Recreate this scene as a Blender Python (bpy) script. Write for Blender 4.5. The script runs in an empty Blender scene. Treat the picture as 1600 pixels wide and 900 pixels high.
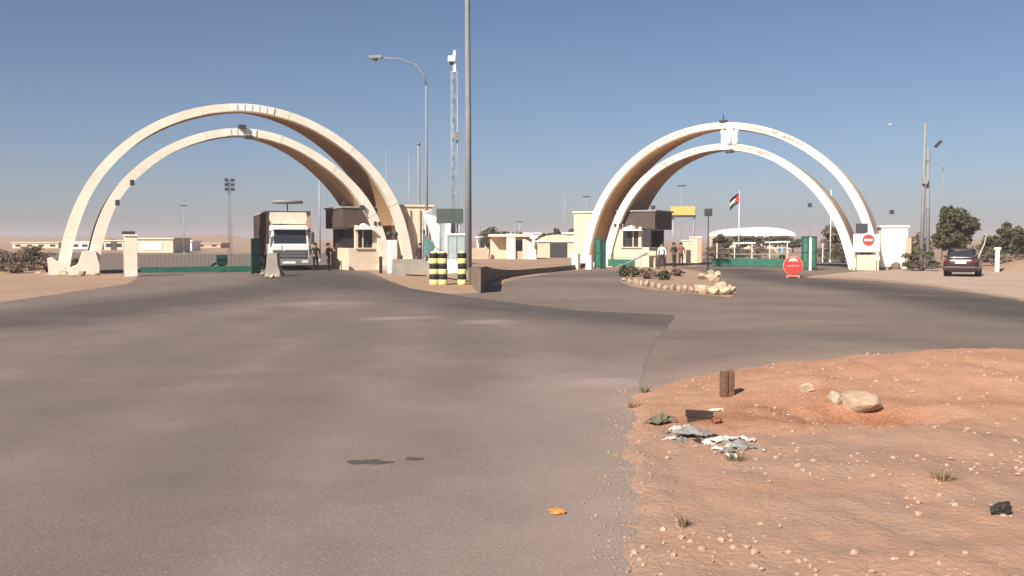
import bpy, bmesh, math, random
from mathutils import Vector, Matrix, noise
from mathutils.geometry import delaunay_2d_cdt
random.seed(7)
S = bpy.context.scene
C = S.collection
R = math.radians

# ------------------------------------------------------------------ camera, sky, sun, exposure
CAMZ, FPX, HOR = 1.95, 1537.0, 375.0
PITCH = math.atan((450 - HOR) / FPX)
cam = bpy.data.objects.new('camera', bpy.data.cameras.new('camera'))
C.objects.link(cam)
cam.location = (0, 0, CAMZ)
cam.rotation_euler = (R(90) - PITCH, 0, 0)
cam.data.sensor_width = 36
cam.data.lens = 36 * FPX / 1600
cam.data.clip_start = 0.1
cam.data.clip_end = 6000
S.camera = cam
S.render.resolution_x, S.render.resolution_y = 1024, 576

SUN = Vector((-0.46, -0.66, 0.62)).normalized()
w = bpy.data.worlds.new('World'); S.world = w; w.use_nodes = True
nt = w.node_tree
bg = nt.nodes['Background']
sk = nt.nodes.new('ShaderNodeTexSky'); sk.sky_type = 'NISHITA'; sk.sun_disc = False
sk.sun_elevation = math.asin(SUN.z); sk.sun_rotation = math.atan2(SUN.x, SUN.y)
sk.altitude = 0; sk.air_density = 0.7; sk.dust_density = 1.0; sk.ozone_density = 3.0
nt.links.new(sk.outputs[0], bg.inputs[0]); bg.inputs[1].default_value = 0.05
sl = bpy.data.lights.new('sun', 'SUN'); sl.energy = 4.2; sl.angle = R(0.6); sl.color = (1.0, 0.93, 0.82)
so = bpy.data.objects.new('sun', sl); C.objects.link(so)
so.rotation_euler = SUN.to_track_quat('Z', 'Y').to_euler(); so.location = SUN * 50
S.view_settings.view_transform = 'Standard'; S.view_settings.look = 'None'
S.view_settings.exposure = 0.85; S.view_settings.gamma = 1
S.render.engine = 'CYCLES'
S.cycles.max_bounces = 6

# ------------------------------------------------------------------ measuring helpers
def ray(px, py):
    a, b = (px - 800) / FPX, (450 - py) / FPX
    return Vector((a, math.cos(PITCH) + b * math.sin(PITCH), -math.sin(PITCH) + b * math.cos(PITCH)))
def W(px, py, D):                      # point of the place at distance D
    d = ray(px, py); k = D / d.y
    return Vector((d.x * k, D, CAMZ + d.z * k))
def G(px, py):                         # ground point
    d = ray(px, py); k = -CAMZ / d.z
    return Vector((d.x * k, d.y * k, 0))
def GX(px, D): return Vector(((px - 800) / FPX * D, D, 0))
def HZ(py, D): return W(800, py, D).z

# ------------------------------------------------------------------ materials
MATS = {}
def mat(name, col, rough=0.85, var=0.15, scale=3.0, bump=0.0, bscale=30, metal=0.0, spec=0.3, col2=None, alpha=None, detail=5):
    if name in MATS: return MATS[name]
    m = bpy.data.materials.new(name); m.use_nodes = True
    n = m.node_tree.nodes; l = m.node_tree.links
    b = n['Principled BSDF']
    b.inputs['Roughness'].default_value = rough; b.inputs['Metallic'].default_value = metal
    b.inputs['Specular IOR Level'].default_value = spec
    tc = n.new('ShaderNodeTexCoord')
    nz = n.new('ShaderNodeTexNoise'); nz.inputs['Scale'].default_value = scale; nz.inputs['Detail'].default_value = detail
    nz.inputs['Roughness'].default_value = 0.65
    l.new(tc.outputs['Object'], nz.inputs['Vector'])
    rp = n.new('ShaderNodeValToRGB')
    c2 = col2 if col2 else [c * (1 + var) for c in col]
    c1 = col if col2 else [c * (1 - var) for c in col]
    rp.color_ramp.elements[0].color = (*c1, 1); rp.color_ramp.elements[1].color = (*c2, 1)
    rp.color_ramp.elements[0].position = 0.32; rp.color_ramp.elements[1].position = 0.68
    l.new(nz.outputs['Fac'], rp.inputs['Fac']); l.new(rp.outputs['Color'], b.inputs['Base Color'])
    if bump:
        n2 = n.new('ShaderNodeTexNoise'); n2.inputs['Scale'].default_value = bscale; n2.inputs['Detail'].default_value = 4
        l.new(tc.outputs['Object'], n2.inputs['Vector'])
        bp = n.new('ShaderNodeBump'); bp.inputs['Strength'].default_value = bump; bp.inputs['Distance'].default_value = 0.03
        l.new(n2.outputs['Fac'], bp.inputs['Height']); l.new(bp.outputs['Normal'], b.inputs['Normal'])
    if alpha is not None: b.inputs['Alpha'].default_value = alpha
    MATS[name] = m
    return m

def attr_mat(name, base, dark, light, scale=0.5, bump=0.25, rough=0.9, grain=60, stretch=(1, 1, 1), var=0.10, fine=0.12, cracks=False):
    """surface colour from a per-vertex 'wear' value (0 dark .. 0.5 base .. 1 light), broken up by noise"""
    m = bpy.data.materials.new(name); m.use_nodes = True
    n = m.node_tree.nodes; l = m.node_tree.links; b = n['Principled BSDF']
    b.inputs['Roughness'].default_value = rough; b.inputs['Specular IOR Level'].default_value = 0.2
    at = n.new('ShaderNodeAttribute'); at.attribute_name = 'wear'
    tc = n.new('ShaderNodeTexCoord')
    mp = n.new('ShaderNodeMapping'); mp.inputs['Scale'].default_value = stretch
    l.new(tc.outputs['Object'], mp.inputs['Vector'])
    nz = n.new('ShaderNodeTexNoise'); nz.inputs['Scale'].default_value = scale; nz.inputs['Detail'].default_value = 8; nz.inputs['Roughness'].default_value = 0.7
    l.new(mp.outputs['Vector'], nz.inputs['Vector'])
    ma = n.new('ShaderNodeMath'); ma.operation = 'MULTIPLY_ADD'; ma.inputs[1].default_value = var * 4; ma.inputs[2].default_value = -var * 2
    l.new(nz.outputs['Fac'], ma.inputs[0])
    ad = n.new('ShaderNodeMath'); ad.operation = 'ADD'
    l.new(ma.outputs[0], ad.inputs[0]); l.new(at.outputs['Fac'], ad.inputs[1])
    n3 = n.new('ShaderNodeTexNoise'); n3.inputs['Scale'].default_value = grain; n3.inputs['Detail'].default_value = 3
    l.new(tc.outputs['Object'], n3.inputs['Vector'])
    m3 = n.new('ShaderNodeMath'); m3.operation = 'MULTIPLY_ADD'; m3.inputs[1].default_value = fine * 4; m3.inputs[2].default_value = -fine * 2
    l.new(n3.outputs['Fac'], m3.inputs[0])
    a2 = n.new('ShaderNodeMath'); a2.operation = 'ADD'; l.new(ad.outputs[0], a2.inputs[0]); l.new(m3.outputs[0], a2.inputs[1])
    rp = n.new('ShaderNodeValToRGB'); e = rp.color_ramp.elements
    e[0].position = 0; e[0].color = (*dark, 1); e[1].position = 1; e[1].color = (*light, 1)
    k = e.new(0.5); k.color = (*base, 1)
    l.new(a2.outputs[0], rp.inputs['Fac']); l.new(rp.outputs['Color'], b.inputs['Base Color'])
    if cracks:
        wn = n.new('ShaderNodeTexNoise'); wn.inputs['Scale'].default_value = 1.1; wn.inputs['Detail'].default_value = 6
        l.new(tc.outputs['Object'], wn.inputs['Vector'])
        vm = n.new('ShaderNodeVectorMath'); vm.operation = 'MULTIPLY_ADD'; vm.inputs[1].default_value = (1.5, 1.5, 0)
        l.new(wn.outputs['Color'], vm.inputs[0]); l.new(tc.outputs['Object'], vm.inputs[2])
        vo = n.new('ShaderNodeTexVoronoi'); vo.feature = 'DISTANCE_TO_EDGE'; vo.inputs['Scale'].default_value = 0.33; l.new(vm.outputs[0], vo.inputs['Vector'])
        cr = n.new('ShaderNodeMapRange'); cr.inputs[1].default_value = 0.0; cr.inputs[2].default_value = 0.0045; cr.inputs[3].default_value = 1; cr.inputs[4].default_value = 0; l.new(vo.outputs['Distance'], cr.inputs[0])
        mk = n.new('ShaderNodeTexNoise'); mk.inputs['Scale'].default_value = 0.28; mk.inputs['Detail'].default_value = 3; l.new(tc.outputs['Object'], mk.inputs['Vector'])
        mr = n.new('ShaderNodeMapRange'); mr.inputs[1].default_value = 0.50; mr.inputs[2].default_value = 0.62; l.new(mk.outputs['Fac'], mr.inputs[0])
        cm = n.new('ShaderNodeMath'); cm.operation = 'MULTIPLY'; l.new(cr.outputs[0], cm.inputs[0]); l.new(mr.outputs[0], cm.inputs[1])
        ag = n.new('ShaderNodeTexVoronoi'); ag.inputs['Scale'].default_value = 70; l.new(tc.outputs['Object'], ag.inputs['Vector'])
        sp = n.new('ShaderNodeSeparateColor'); l.new(ag.outputs['Color'], sp.inputs[0])
        am = n.new('ShaderNodeMapRange'); am.inputs[1].default_value = .82; am.inputs[2].default_value = 1; am.inputs[3].default_value = 0; am.inputs[4].default_value = .22; l.new(sp.outputs[0], am.inputs[0])
        s1 = n.new('ShaderNodeMath'); s1.operation = 'ADD'; l.new(a2.outputs[0], s1.inputs[0]); l.new(am.outputs[0], s1.inputs[1])
        s2 = n.new('ShaderNodeMath'); s2.operation = 'MULTIPLY_ADD'; s2.inputs[1].default_value = -.30; l.new(cm.outputs[0], s2.inputs[0]); l.new(s1.outputs[0], s2.inputs[2])
        l.new(s2.outputs[0], rp.inputs['Fac'])
    bp = n.new('ShaderNodeBump'); bp.inputs['Strength'].default_value = bump; bp.inputs['Distance'].default_value = 0.02
    n4 = n.new('ShaderNodeTexNoise'); n4.inputs['Scale'].default_value = grain * 0.6; n4.inputs['Detail'].default_value = 6
    l.new(tc.outputs['Object'], n4.inputs['Vector']); l.new(n4.outputs['Fac'], bp.inputs['Height']); l.new(bp.outputs['Normal'], b.inputs['Normal'])
    return m

CREAM = mat('cream_paint', (0.78, 0.69, 0.55), 0.85, 0.0, 0.9, 0.2, 14, col2=(0.85, 0.79, 0.68))
_n = CREAM.node_tree.nodes; _l = CREAM.node_tree.links
_oi = _n.new('ShaderNodeObjectInfo'); _mr = _n.new('ShaderNodeMapRange'); _mr.inputs[3].default_value = 0.96; _mr.inputs[4].default_value = 1.03
_l.new(_oi.outputs['Random'], _mr.inputs[0])
_st = _n.new('ShaderNodeTexNoise'); _st.inputs['Scale'].default_value = 2.3; _st.inputs['Detail'].default_value = 7; _st.inputs['Roughness'].default_value = .75
_tc = [q for q in _n if q.type == 'TEX_COORD'][0]; _l.new(_tc.outputs['Object'], _st.inputs['Vector'])
_sr = _n.new('ShaderNodeMapRange'); _sr.inputs[1].default_value = .30; _sr.inputs[2].default_value = .55; _sr.inputs[3].default_value = .88; _sr.inputs[4].default_value = 1.0
_l.new(_st.outputs['Fac'], _sr.inputs[0])
_mm = _n.new('ShaderNodeMath'); _mm.operation = 'MULTIPLY'; _l.new(_mr.outputs[0], _mm.inputs[0]); _l.new(_sr.outputs[0], _mm.inputs[1])
_vm = _n.new('ShaderNodeVectorMath'); _vm.operation = 'SCALE'
_rp = [q for q in _n if q.type == 'VALTORGB'][0]; _l.new(_rp.outputs['Color'], _vm.inputs[0]); _l.new(_mm.outputs[0], _vm.inputs['Scale']); _l.new(_vm.outputs[0], _n['Principled BSDF'].inputs['Base Color'])
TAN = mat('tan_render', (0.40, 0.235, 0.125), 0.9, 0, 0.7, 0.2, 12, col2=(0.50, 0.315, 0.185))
WHITE = mat('white_paint', (0.80, 0.79, 0.76), 0.6, 0.05, 4)
WALLC = mat('cream_wall', (0.62, 0.50, 0.36), 0.9, 0, 1.2, 0.15, 14, col2=(0.70, 0.59, 0.45))
PINKW = mat('pinkish_wall', (0.55, 0.38, 0.28), 0.9, 0.12, 1.5, 0.15)
BROWN = mat('dark_brown_finish', (0.085, 0.062, 0.05), 0.7, 0.2, 2)
GLASS = mat('dark_glass', (0.03, 0.035, 0.04), 0.12, 0.1, 1, spec=0.6)
GREENM = mat('green_metal', (0.025, 0.13, 0.085), 0.5, 0.25, 3)
DGREEN = mat('dark_green_metal', (0.015, 0.055, 0.042), 0.5, 0.2, 3)
GALV = mat('galvanised_steel', (0.36, 0.37, 0.37), 0.55, 0.12, 2, metal=0.3)
GREYP = mat('grey_pole_paint', (0.235, 0.24, 0.25), 0.7, 0.12, 2)
DARKM = mat('dark_metal', (0.05, 0.05, 0.055), 0.6, 0.2, 4)
CONC = mat('concrete', (0.30, 0.265, 0.23), 0.95, 0.15, 1.5, 0.3, 25)
DCONC = mat('wall_shade_dark_rock', (0.20, 0.148, 0.115), 0.95, 0.2, 1.5, 0.3, 25)  # darker concrete: retaining wall's shade put into the colour; also colours a dark rock
STONE = mat('pale_stone', (0.42, 0.33, 0.25), 0.95, 0.25, 4, 0.5, 18)
CSTONE = mat('cream_stone', (0.50, 0.39, 0.27), 0.95, 0.18, 4, 0.5, 18)
BLACK = mat('black_paint', (0.02, 0.02, 0.02), 0.6, 0.2, 6)
YELLOW = mat('yellow_paint', (0.78, 0.67, 0.27), 0.6, 0.1, 6)
RED = mat('red_paint', (0.62, 0.045, 0.035), 0.6, 0.15, 4)
RUBBER = mat('tyre_rubber', (0.025, 0.024, 0.023), 0.9, 0.2, 8)
SKIN = mat('skin', (0.34, 0.19, 0.12), 0.6, 0.08, 8)
HAIR = mat('black_hair', (0.012, 0.01, 0.009), 0.7, 0.2, 20)
BARK = mat('bark', (0.10, 0.07, 0.05), 0.95, 0.25, 6, 0.4)
LEAF = mat('dark_green_leaf', (0.055, 0.056, 0.026), 0.8, 0, 1.2, col2=(0.115, 0.108, 0.055))
LEAF2 = mat('olive_leaf', (0.075, 0.072, 0.04), 0.8, 0, 1.2, col2=(0.15, 0.135, 0.08))
DRY = mat('dry_brown_twig', (0.14, 0.10, 0.072), 0.9, 0, 1.5, col2=(0.27, 0.20, 0.145))

# ------------------------------------------------------------------ mesh helpers
class MB:
    def __init__(s): s.v = []; s.f = []; s.sm = []
    def add(s, vs, fs, smooth=False):
        o = len(s.v); s.v += [tuple(v) for v in vs]; s.f += [[i + o for i in f] for f in fs]; s.sm += [smooth] * len(fs)
        return s
    def box(s, x0, x1, y0, y1, z0, z1, M=None):
        vs = [Vector(p) for p in ((x0,y0,z0),(x1,y0,z0),(x1,y1,z0),(x0,y1,z0),(x0,y0,z1),(x1,y0,z1),(x1,y1,z1),(x0,y1,z1))]
        if M: vs = [M @ v for v in vs]
        return s.add(vs, [[0,3,2,1],[4,5,6,7],[0,1,5,4],[1,2,6,5],[2,3,7,6],[3,0,4,7]])
    def bbox(s, x0, x1, y0, y1, z0, z1, b=0.03, M=None):      # box with chamfered edges
        bm = bmesh.new()
        bmesh.ops.create_cube(bm, size=1)
        for v in bm.verts:
            v.co = Vector(((x0+x1)/2 + v.co.x*(x1-x0), (y0+y1)/2 + v.co.y*(y1-y0), (z0+z1)/2 + v.co.z*(z1-z0)))
        bmesh.ops.bevel(bm, geom=list(bm.edges), offset=b, segments=2, affect='EDGES', profile=0.7)
        bm.verts.index_update()
        vs = [v.co.copy() for v in bm.verts]
        if M: vs = [M @ v for v in vs]
        s.add(vs, [[v.index for v in f.verts] for f in bm.faces]); bm.free()
        return s
    def tube(s, pts, rad, n=8, smooth=True, cap=True):
        pts = [Vector(p) for p in pts]
        if not isinstance(rad, (list, tuple)): rad = [rad] * len(pts)
        vs = []; fs = []
        up = Vector((0, 0, 1)); side = None
        for i, p in enumerate(pts):
            d = (pts[min(i+1, len(pts)-1)] - pts[max(i-1, 0)]).normalized()
            if side is None:
                side = d.cross(up) if abs(d.dot(up)) < 0.95 else d.cross(Vector((0, 1, 0)))
            side = (side - d * side.dot(d)).normalized()
            q = d.cross(side)
            for k in range(n):
                a = 2 * math.pi * k / n
                vs.append(p + (side * math.cos(a) + q * math.sin(a)) * rad[i])
        for i in range(len(pts) - 1):
            for k in range(n):
                fs.append([i*n+k, i*n+(k+1) % n, (i+1)*n+(k+1) % n, (i+1)*n+k])
        s.add(vs, fs, smooth)
        if cap:
            o = len(s.v) - len(vs)
            s.f.append([o + k for k in range(n)][::-1]); s.sm.append(False)
            s.f.append([o + (len(pts)-1)*n + k for k in range(n)]); s.sm.append(False)
        return s
    def lathe(s, prof, c=(0, 0, 0), n=16, axis='Z', smooth=True):
        vs = []; fs = []
        for r, h in prof:
            for k in range(n):
                a = 2 * math.pi * k / n; x, y = r*math.cos(a), r*math.sin(a)
                p = {'Z': (x, y, h), 'X': (h, x, y), 'Y': (x, h, y)}[axis]
                vs.append((p[0]+c[0], p[1]+c[1], p[2]+c[2]))
        for i in range(len(prof)-1):
            for k in range(n):
                fs.append([i*n+k, i*n+(k+1) % n, (i+1)*n+(k+1) % n, (i+1)*n+k])
        fs.append([k for k in range(n)][::-1]); fs.append([(len(prof)-1)*n+k for k in range(n)])
        return s.add(vs, fs, smooth)
    def prism(s, poly, y0, y1, M=None):                       # polygon in x,z extruded along y
        n = len(poly)
        vs = [Vector((x, y0, z)) for x, z in poly] + [Vector((x, y1, z)) for x, z in poly]
        if M: vs = [M @ v for v in vs]
        fs = [list(range(n)), list(range(n, 2*n))[::-1]] + [[i, i+n, (i+1) % n + n, (i+1) % n] for i in range(n)]
        return s.add(vs, fs)
    def prismz(s, poly, z0, z1):                              # polygon in x,y extruded upward
        n = len(poly)
        vs = [(x, y, z0) for x, y in poly] + [(x, y, z1) for x, y in poly]
        fs = [list(range(n))[::-1], list(range(n, 2*n))] + [[i, (i+1) % n, (i+1) % n + n, i+n] for i in range(n)]
        return s.add(vs, fs)
    def rock(s, c, sx, sy, sz, rough=0.25, seed=None, sub=2):
        bm = bmesh.new(); bmesh.ops.create_icosphere(bm, subdivisions=sub, radius=1)
        o = Vector((random.random()*50, random.random()*50, random.random()*50))
        rz = Matrix.Rotation(random.random()*6.28, 3, 'Z')
        for v in bm.verts:
            k = 1 + rough * 2 * noise.noise(v.co * 1.3 + o) + rough * noise.noise(v.co * 3 + o)
            v.co = v.co * k
            v.co = rz @ Vector((v.co.x*sx, v.co.y*sy, v.co.z*sz)) + Vector(c)
        bm.verts.index_update()
        s.add([v.co.copy() for v in bm.verts], [[v.index for v in f.verts] for f in bm.faces], False); bm.free()
        return s
    def stone(s, c, sx, sy, sz, k=16):
        bm = bmesh.new()
        for i in range(k):
            d = Vector((random.gauss(0, 1), random.gauss(0, 1), random.gauss(0, 1))).normalized(); q = random.uniform(.82, 1.1)
            bm.verts.new((d.x*q, d.y*q, d.z*q))
        g_ = bmesh.ops.convex_hull(bm, input=list(bm.verts))
        for v in [v for v in bm.verts if not v.link_faces]: bm.verts.remove(v)
        bmesh.ops.bevel(bm, geom=list(bm.edges), offset=.06, segments=1, affect='EDGES')
        rz = Matrix.Rotation(random.random()*6.28, 3, 'Z')
        bm.verts.index_update()
        s.add([rz @ Vector((v.co.x*sx, v.co.y*sy, v.co.z*sz)) + Vector(c) for v in bm.verts], [[v.index for v in f.verts] for f in bm.faces]); bm.free()
        return s
    def build(s, name, m, parent=None, loc=None):
        me = bpy.data.meshes.new(name); me.from_pydata(s.v, [], s.f)
        me.polygons.foreach_set('use_smooth', s.sm); me.update()
        bm = bmesh.new(); bm.from_mesh(me); bmesh.ops.recalc_face_normals(bm, faces=bm.faces); bm.to_mesh(me); bm.free()
        me.materials.append(m)
        o = bpy.data.objects.new(name, me); C.objects.link(o)
        if parent: o.parent = parent
        if loc is not None: o.location = loc
        return o
def tag(o, label=None, cat=None, group=None, kind=None):
    if label: o['label'] = label
    if cat: o['category'] = cat
    if group: o['group'] = group
    if kind: o['kind'] = kind
    return o
def thing(name, label, cat, loc=(0, 0, 0), rz=0, group=None):
    o = bpy.data.objects.new(name, None); C.objects.link(o); o.location = loc; o.rotation_euler = (0, 0, rz)
    o.empty_display_size = 0.3
    return tag(o, label, cat, group)

# ------------------------------------------------------------------ ground
def sheet(name, poly, m, z, step, wear=None, hfun=None, kind='structure', jitter=0.0, seglen=1.0):
    """a flat paved or earthen sheet: constrained triangulation of an outline with inner points carrying 'wear'"""
    out = []
    n = len(poly)
    for i in range(n):
        a, b = Vector(poly[i][:2]), Vector(poly[(i+1) % n][:2])
        L = (b-a).length; near = min(a.length, b.length)
        k = max(1, int(L / max(0.25, min(seglen, 0.02 * near + 0.1))))
        k = min(k, 120)
        for j in range(k):
            p = a.lerp(b, j / k)
            if jitter and p.length < 90:
                t = (b-a).normalized(); nn = Vector((-t.y, t.x))
                p = p + nn * jitter * (noise.noise(Vector((p.x*0.7, p.y*0.7, 3))) + 0.6*noise.noise(Vector((p.x*3, p.y*3, 8))))
            out.append(p)
    xs = [p.x for p in out]; ys = [p.y for p in out]
    pts = list(out)
    y = max(min(ys), -12)
    def inside(x, y):
        c = False; j = len(out)-1
        for i in range(len(out)):
            if (out[i].y > y) != (out[j].y > y) and x < (out[j].x-out[i].x)*(y-out[i].y)/(out[j].y-out[i].y)+out[i].x: c = not c
            j = i
        return c
    if step:
        while y < min(max(ys), 95):
            d = step * max(0.2, 0.02*max(y, 0) + 0.12)
            lim = 0.75 * max(y, 8) + 6
            x = max(min(xs), -lim)
            # inside spans by crossing count along the row
            cr = []
            j = len(out)-1
            for i in range(len(out)):
                if (out[i].y > y) != (out[j].y > y): cr.append((out[j].x-out[i].x)*(y-out[i].y)/(out[j].y-out[i].y)+out[i].x)
                j = i
            cr.sort()
            while x < min(max(xs), lim):
                c = sum(1 for q in cr if q < x)
                if c % 2 and all(abs(q-x) > d*0.4 for q in cr):
                    pts.append(Vector((x + random.uniform(-.2, .2)*d, y + random.uniform(-.2, .2)*d)))
                x += d
            y += d
    ed = [(i, (i+1) % len(out)) for i in range(len(out))]
    r = delaunay_2d_cdt(pts, ed, [], 1, 1e-5)
    V = [(p.x, p.y, (hfun(p.x, p.y) if hfun else 0.0)) for p in r[0]]
    me = bpy.data.meshes.new(name); me.from_pydata(V, [], [list(f) for f in r[2]]); me.update()
    at = me.attributes.new('wear', 'FLOAT', 'POINT')
    at.data.foreach_set('value', [min(1, max(0, wear(v[0], v[1]))) if wear else 0.5 for v in V])
    me.materials.append(m)
    if hfun: me.polygons.foreach_set('use_smooth', [True]*len(me.polygons))
    o = bpy.data.objects.new(name, me); C.objects.link(o); o.location.z = z
    bm = bmesh.new(); bm.from_mesh(me)
    for f in bm.faces:
        if f.normal.z < 0: f.normal_flip()
    bm.to_mesh(me); bm.free()
    if kind: o['kind'] = kind
    return o
def g(px, py): p = G(px, py); return (p.x, p.y)
def segd(x, y, a, b):
    ax, ay = a; bx, by = b; dx, dy = bx-ax, by-ay
    t = max(0, min(1, ((x-ax)*dx + (y-ay)*dy) / (dx*dx+dy*dy)))
    return math.hypot(x-ax-t*dx, y-ay-t*dy)
def pathd(x, y, P): return min(segd(x, y, P[i], P[i+1]) for i in range(len(P)-1))
def sm(d, w0, w1): t = max(0, min(1, (d-w0)/(w1-w0))); return 1 - t*t*(3-2*t)
def fbm(x, y, s, z=0): return noise.fractal(Vector((x*s, y*s, z)), 1.0, 2.0, 4)

M_DIRT = attr_mat('dirt', (0.36, 0.235, 0.16), (0.25, 0.155, 0.105), (0.43, 0.31, 0.225), scale=0.25, grain=9, var=0.22)
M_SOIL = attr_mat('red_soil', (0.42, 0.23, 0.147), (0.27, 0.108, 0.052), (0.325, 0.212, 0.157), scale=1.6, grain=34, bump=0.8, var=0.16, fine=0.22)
M_ASPH = attr_mat('dusty_asphalt', (0.180, 0.138, 0.117), (0.085, 0.068, 0.060), (0.33, 0.255, 0.215), scale=0.6, grain=55, bump=0.3, var=0.10, fine=0.10, cracks=True)
M_ASPH2 = attr_mat('dusty_branch_asphalt', (0.178, 0.136, 0.110), (0.075, 0.060, 0.052), (0.36, 0.27, 0.21), scale=0.4, grain=55, bump=0.25, var=0.11, fine=0.08, cracks=True)

sheet('ground', [(-1500, -300), (1500, -300), (1500, 3500), (-1500, 3500)], M_DIRT, 0, None)

# branch road to the right-hand gate (dustier), running off to the right
laneR = [g(1150, 421), g(1220, 436), g(1400, 455), g(1600, 487), g(1800, 510)]
laneL = [g(700, 452), g(880, 446), g(1000, 462), g(1200, 480), g(1600, 515)]
def wearB(x, y):
    v = 0.52
    v -= 0.46 * sm(pathd(x, y, laneR), 0.8, 3.2)
    v -= 0.10 * sm(pathd(x, y, [g(1070, 525), g(1250, 520), g(1420, 535), g(1620, 545)]), 0.2, 1.6)
    v -= 0.16 * sm(pathd(x, y, [g(880, 433), g(940, 432), g(985, 428)]), 0.5, 2.6)
    v += 0.10 * fbm(x, y, 0.15) + 0.08 * fbm(x + 0.5*y, y*4, 0.2, 4)
    v += 0.2 * sm(pathd(x, y, [g(1010, 608), g(1140, 579), g(1300, 562), g(1600, 558)]), 0.0, 1.3)
    return v
polyB = [g(900, 620), g(1100, 640), g(1600, 585), (40, 12), (60, 20), g(1800, 497), g(1600, 470), g(1450, 447), g(1340, 437), g(1240, 434),
         (23.5, 64), (46, 110), (22, 112), (13.5, 72), (10.5, 66), g(880, 423), g(790, 440), g(752, 458), g(640, 462), g(700, 520)]
sheet('branch_road', polyB, M_ASPH2, 0.012, 1.0, wearB, jitter=0.25)
M_PALE = attr_mat('pale_verge_dirt', (0.42, 0.315, 0.245), (0.33, 0.225, 0.16), (0.48, 0.38, 0.30), scale=0.4, grain=9, var=0.2)
sheet('verge', [g(1240, 431), g(1345, 434), g(1450, 444), g(1600, 467), g(1800, 494), (60, 24), (70, 60), g(1520, 421), g(1380, 424), g(1290, 424)], M_PALE, 0.005, 1.5, lambda x, y: .5+.25*fbm(x, y, .25), jitter=.3)
# main road and the road to the left-hand gate
laneA = [(-60, 24), g(0, 503), g(250, 474), g(450, 448), g(500, 432), g(470, 420)]
laneA2 = [g(470, 430), g(600, 447), g(760, 474), g(900, 491), g(1045, 502)]
tracks = [[g(-60, 640), g(160, 565), g(420, 492), g(520, 452)], [g(-60, 700), g(250, 585), g(500, 500), g(560, 450)],
          [g(150, 900), g(420, 640), g(560, 520), g(610, 470)], [g(620, 900), g(700, 650), g(740, 540), g(700, 480)]]
blobs = [((470, 477), .8, .2), ((500, 473), .6, .22), ((540, 474), .7, .2), ((520, 481), .6, .18), ((598, 499), 0.38, .36), ((612, 498), .3, .3), ((655, 497), 0.3, .3), ((750, 503), 0.4, .26), ((770, 504), .4, .22), ((270, 484), 0.5, .22),
         ((925, 601), .22, .36), ((950, 600), .25, .42), ((975, 600), .25, .4)]
stains = []
bl = [(g(*p), r, k) for p, r, k in blobs + stains]
edgeR = [g(985, 900), g(990, 640), g(1000, 600)]
def wearA(x, y):
    v = 0.50
    v -= 0.40 * sm(pathd(x, y, laneA), 0.9, 4.0)
    v -= 0.40 * sm(pathd(x, y, laneA2), 0.9, 3.6)
    d = min(pathd(x, y, t) for t in tracks)
    v -= 0.06 * sm(d, 0.1, 0.9)
    v += 0.055 * sm(abs(d-1.3), 0.0, 0.8)
    v += 0.05 * fbm(x, y, 0.9, 21)
    v += 0.07 * fbm(x, y, 0.12) + 0.06 * fbm(x*1.0 + y*0.6, y*0.25 - x*.15, 0.5, 2)
    pe = pathd(x, y, edgeR)
    v += 0.20 * sm(pe, 0.0, 4.5) + 0.12 * sm(pe, 0.0, 0.8) * (0.6 + fbm(x, y, 1.2, 5))
    for (p, r, k) in bl:
        q = math.hypot((x-p[0]) * 0.8, (y-p[1]) * 0.8)
        if q < 3*r: v += k * sm(q + 0.5*r*fbm(x, y, 4, 9), 0.1*r, 1.7*r)
    return v
polyA = [(0.2, -10), (1.2, 5.7), g(1030, 760), g(1015, 640), g(1001, 603), g(1003, 575), g(1013, 552), g(1055, 493), g(900, 486), g(740, 466), g(640, 451), g(606, 438),
         (-8.8, 60.5), (-20, 78), (-31, 72), g(216, 434), g(200, 444), g(0, 473), (-40, 33), (-75, 40), (-75, 18), (-40, 8), (-20, -10)]
sheet('road', polyA, M_ASPH, 0.016, 0.8, wearA, jitter=0.06)
sheet('apron', [(-19.0, 74.5), (-30.5, 71.0), (-75, 82), (-75, 150), (-10, 150), (-12, 86)], M_ASPH2, 0.006, None)

# raised soil island in the right foreground
isl = [g(985, 1000), g(980, 900), g(976, 840), g(986, 760), g(974, 700), g(984, 655), g(972, 636), g(1002, 612), g(1060, 596), g(1140, 579), g(1220, 568), g(1300, 562), g(1450, 559), g(1620, 558), g(1900, 556),
       (40, 14), (40, -10), (-0.9, -10)]
hol = g(1290, 672); rockp = g(1330, 640)
def edged(x, y):
    c = False; j = len(isl)-1; dm = 1e9
    for i in range(len(isl)):
        a, b = isl[i], isl[j]
        if (a[1] > y) != (b[1] > y) and x < (b[0]-a[0])*(y-a[1])/(b[1]-a[1])+a[0]: c = not c
        dm = min(dm, segd(x, y, a, b)); j = i
    return dm if c else -dm
def hsoil(x, y):
    e = edged(x, y) + 0.10 * fbm(x, y, 2.0, 1) + .05*fbm(x, y, 7, 2)
    h = -0.06 + 0.115 * (1 - sm(e, -0.35, 0.30))
    ins = 1 - sm(e, 0.2, 2.2)
    h += 0.30 * ins * math.exp(-((x-6.4)/3.4)**2 - ((y-13.0)/1.7)**2)
    h += 0.10 * ins * math.exp(-((x-3.1)/0.9)**2 - ((y-12.6)/0.9)**2)
    dh = math.hypot((x-hol[0]-.25)/1.15, (y-hol[1])/0.75)
    h -= 0.13 * sm(dh + 0.25*fbm(x, y, 1.8, 6), 0.1, 1.2) * ins
    h += 0.10 * ins + 0.06 * ins * fbm(x, y, 0.9, 3) + 0.024 * fbm(x, y, 2.6, 7) * (1-sm(e, -.1, .3)) + 0.012 * abs(fbm(x, y, 7, 4)) + .012 * fbm(x, y, 16, 14)
    return h
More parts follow.
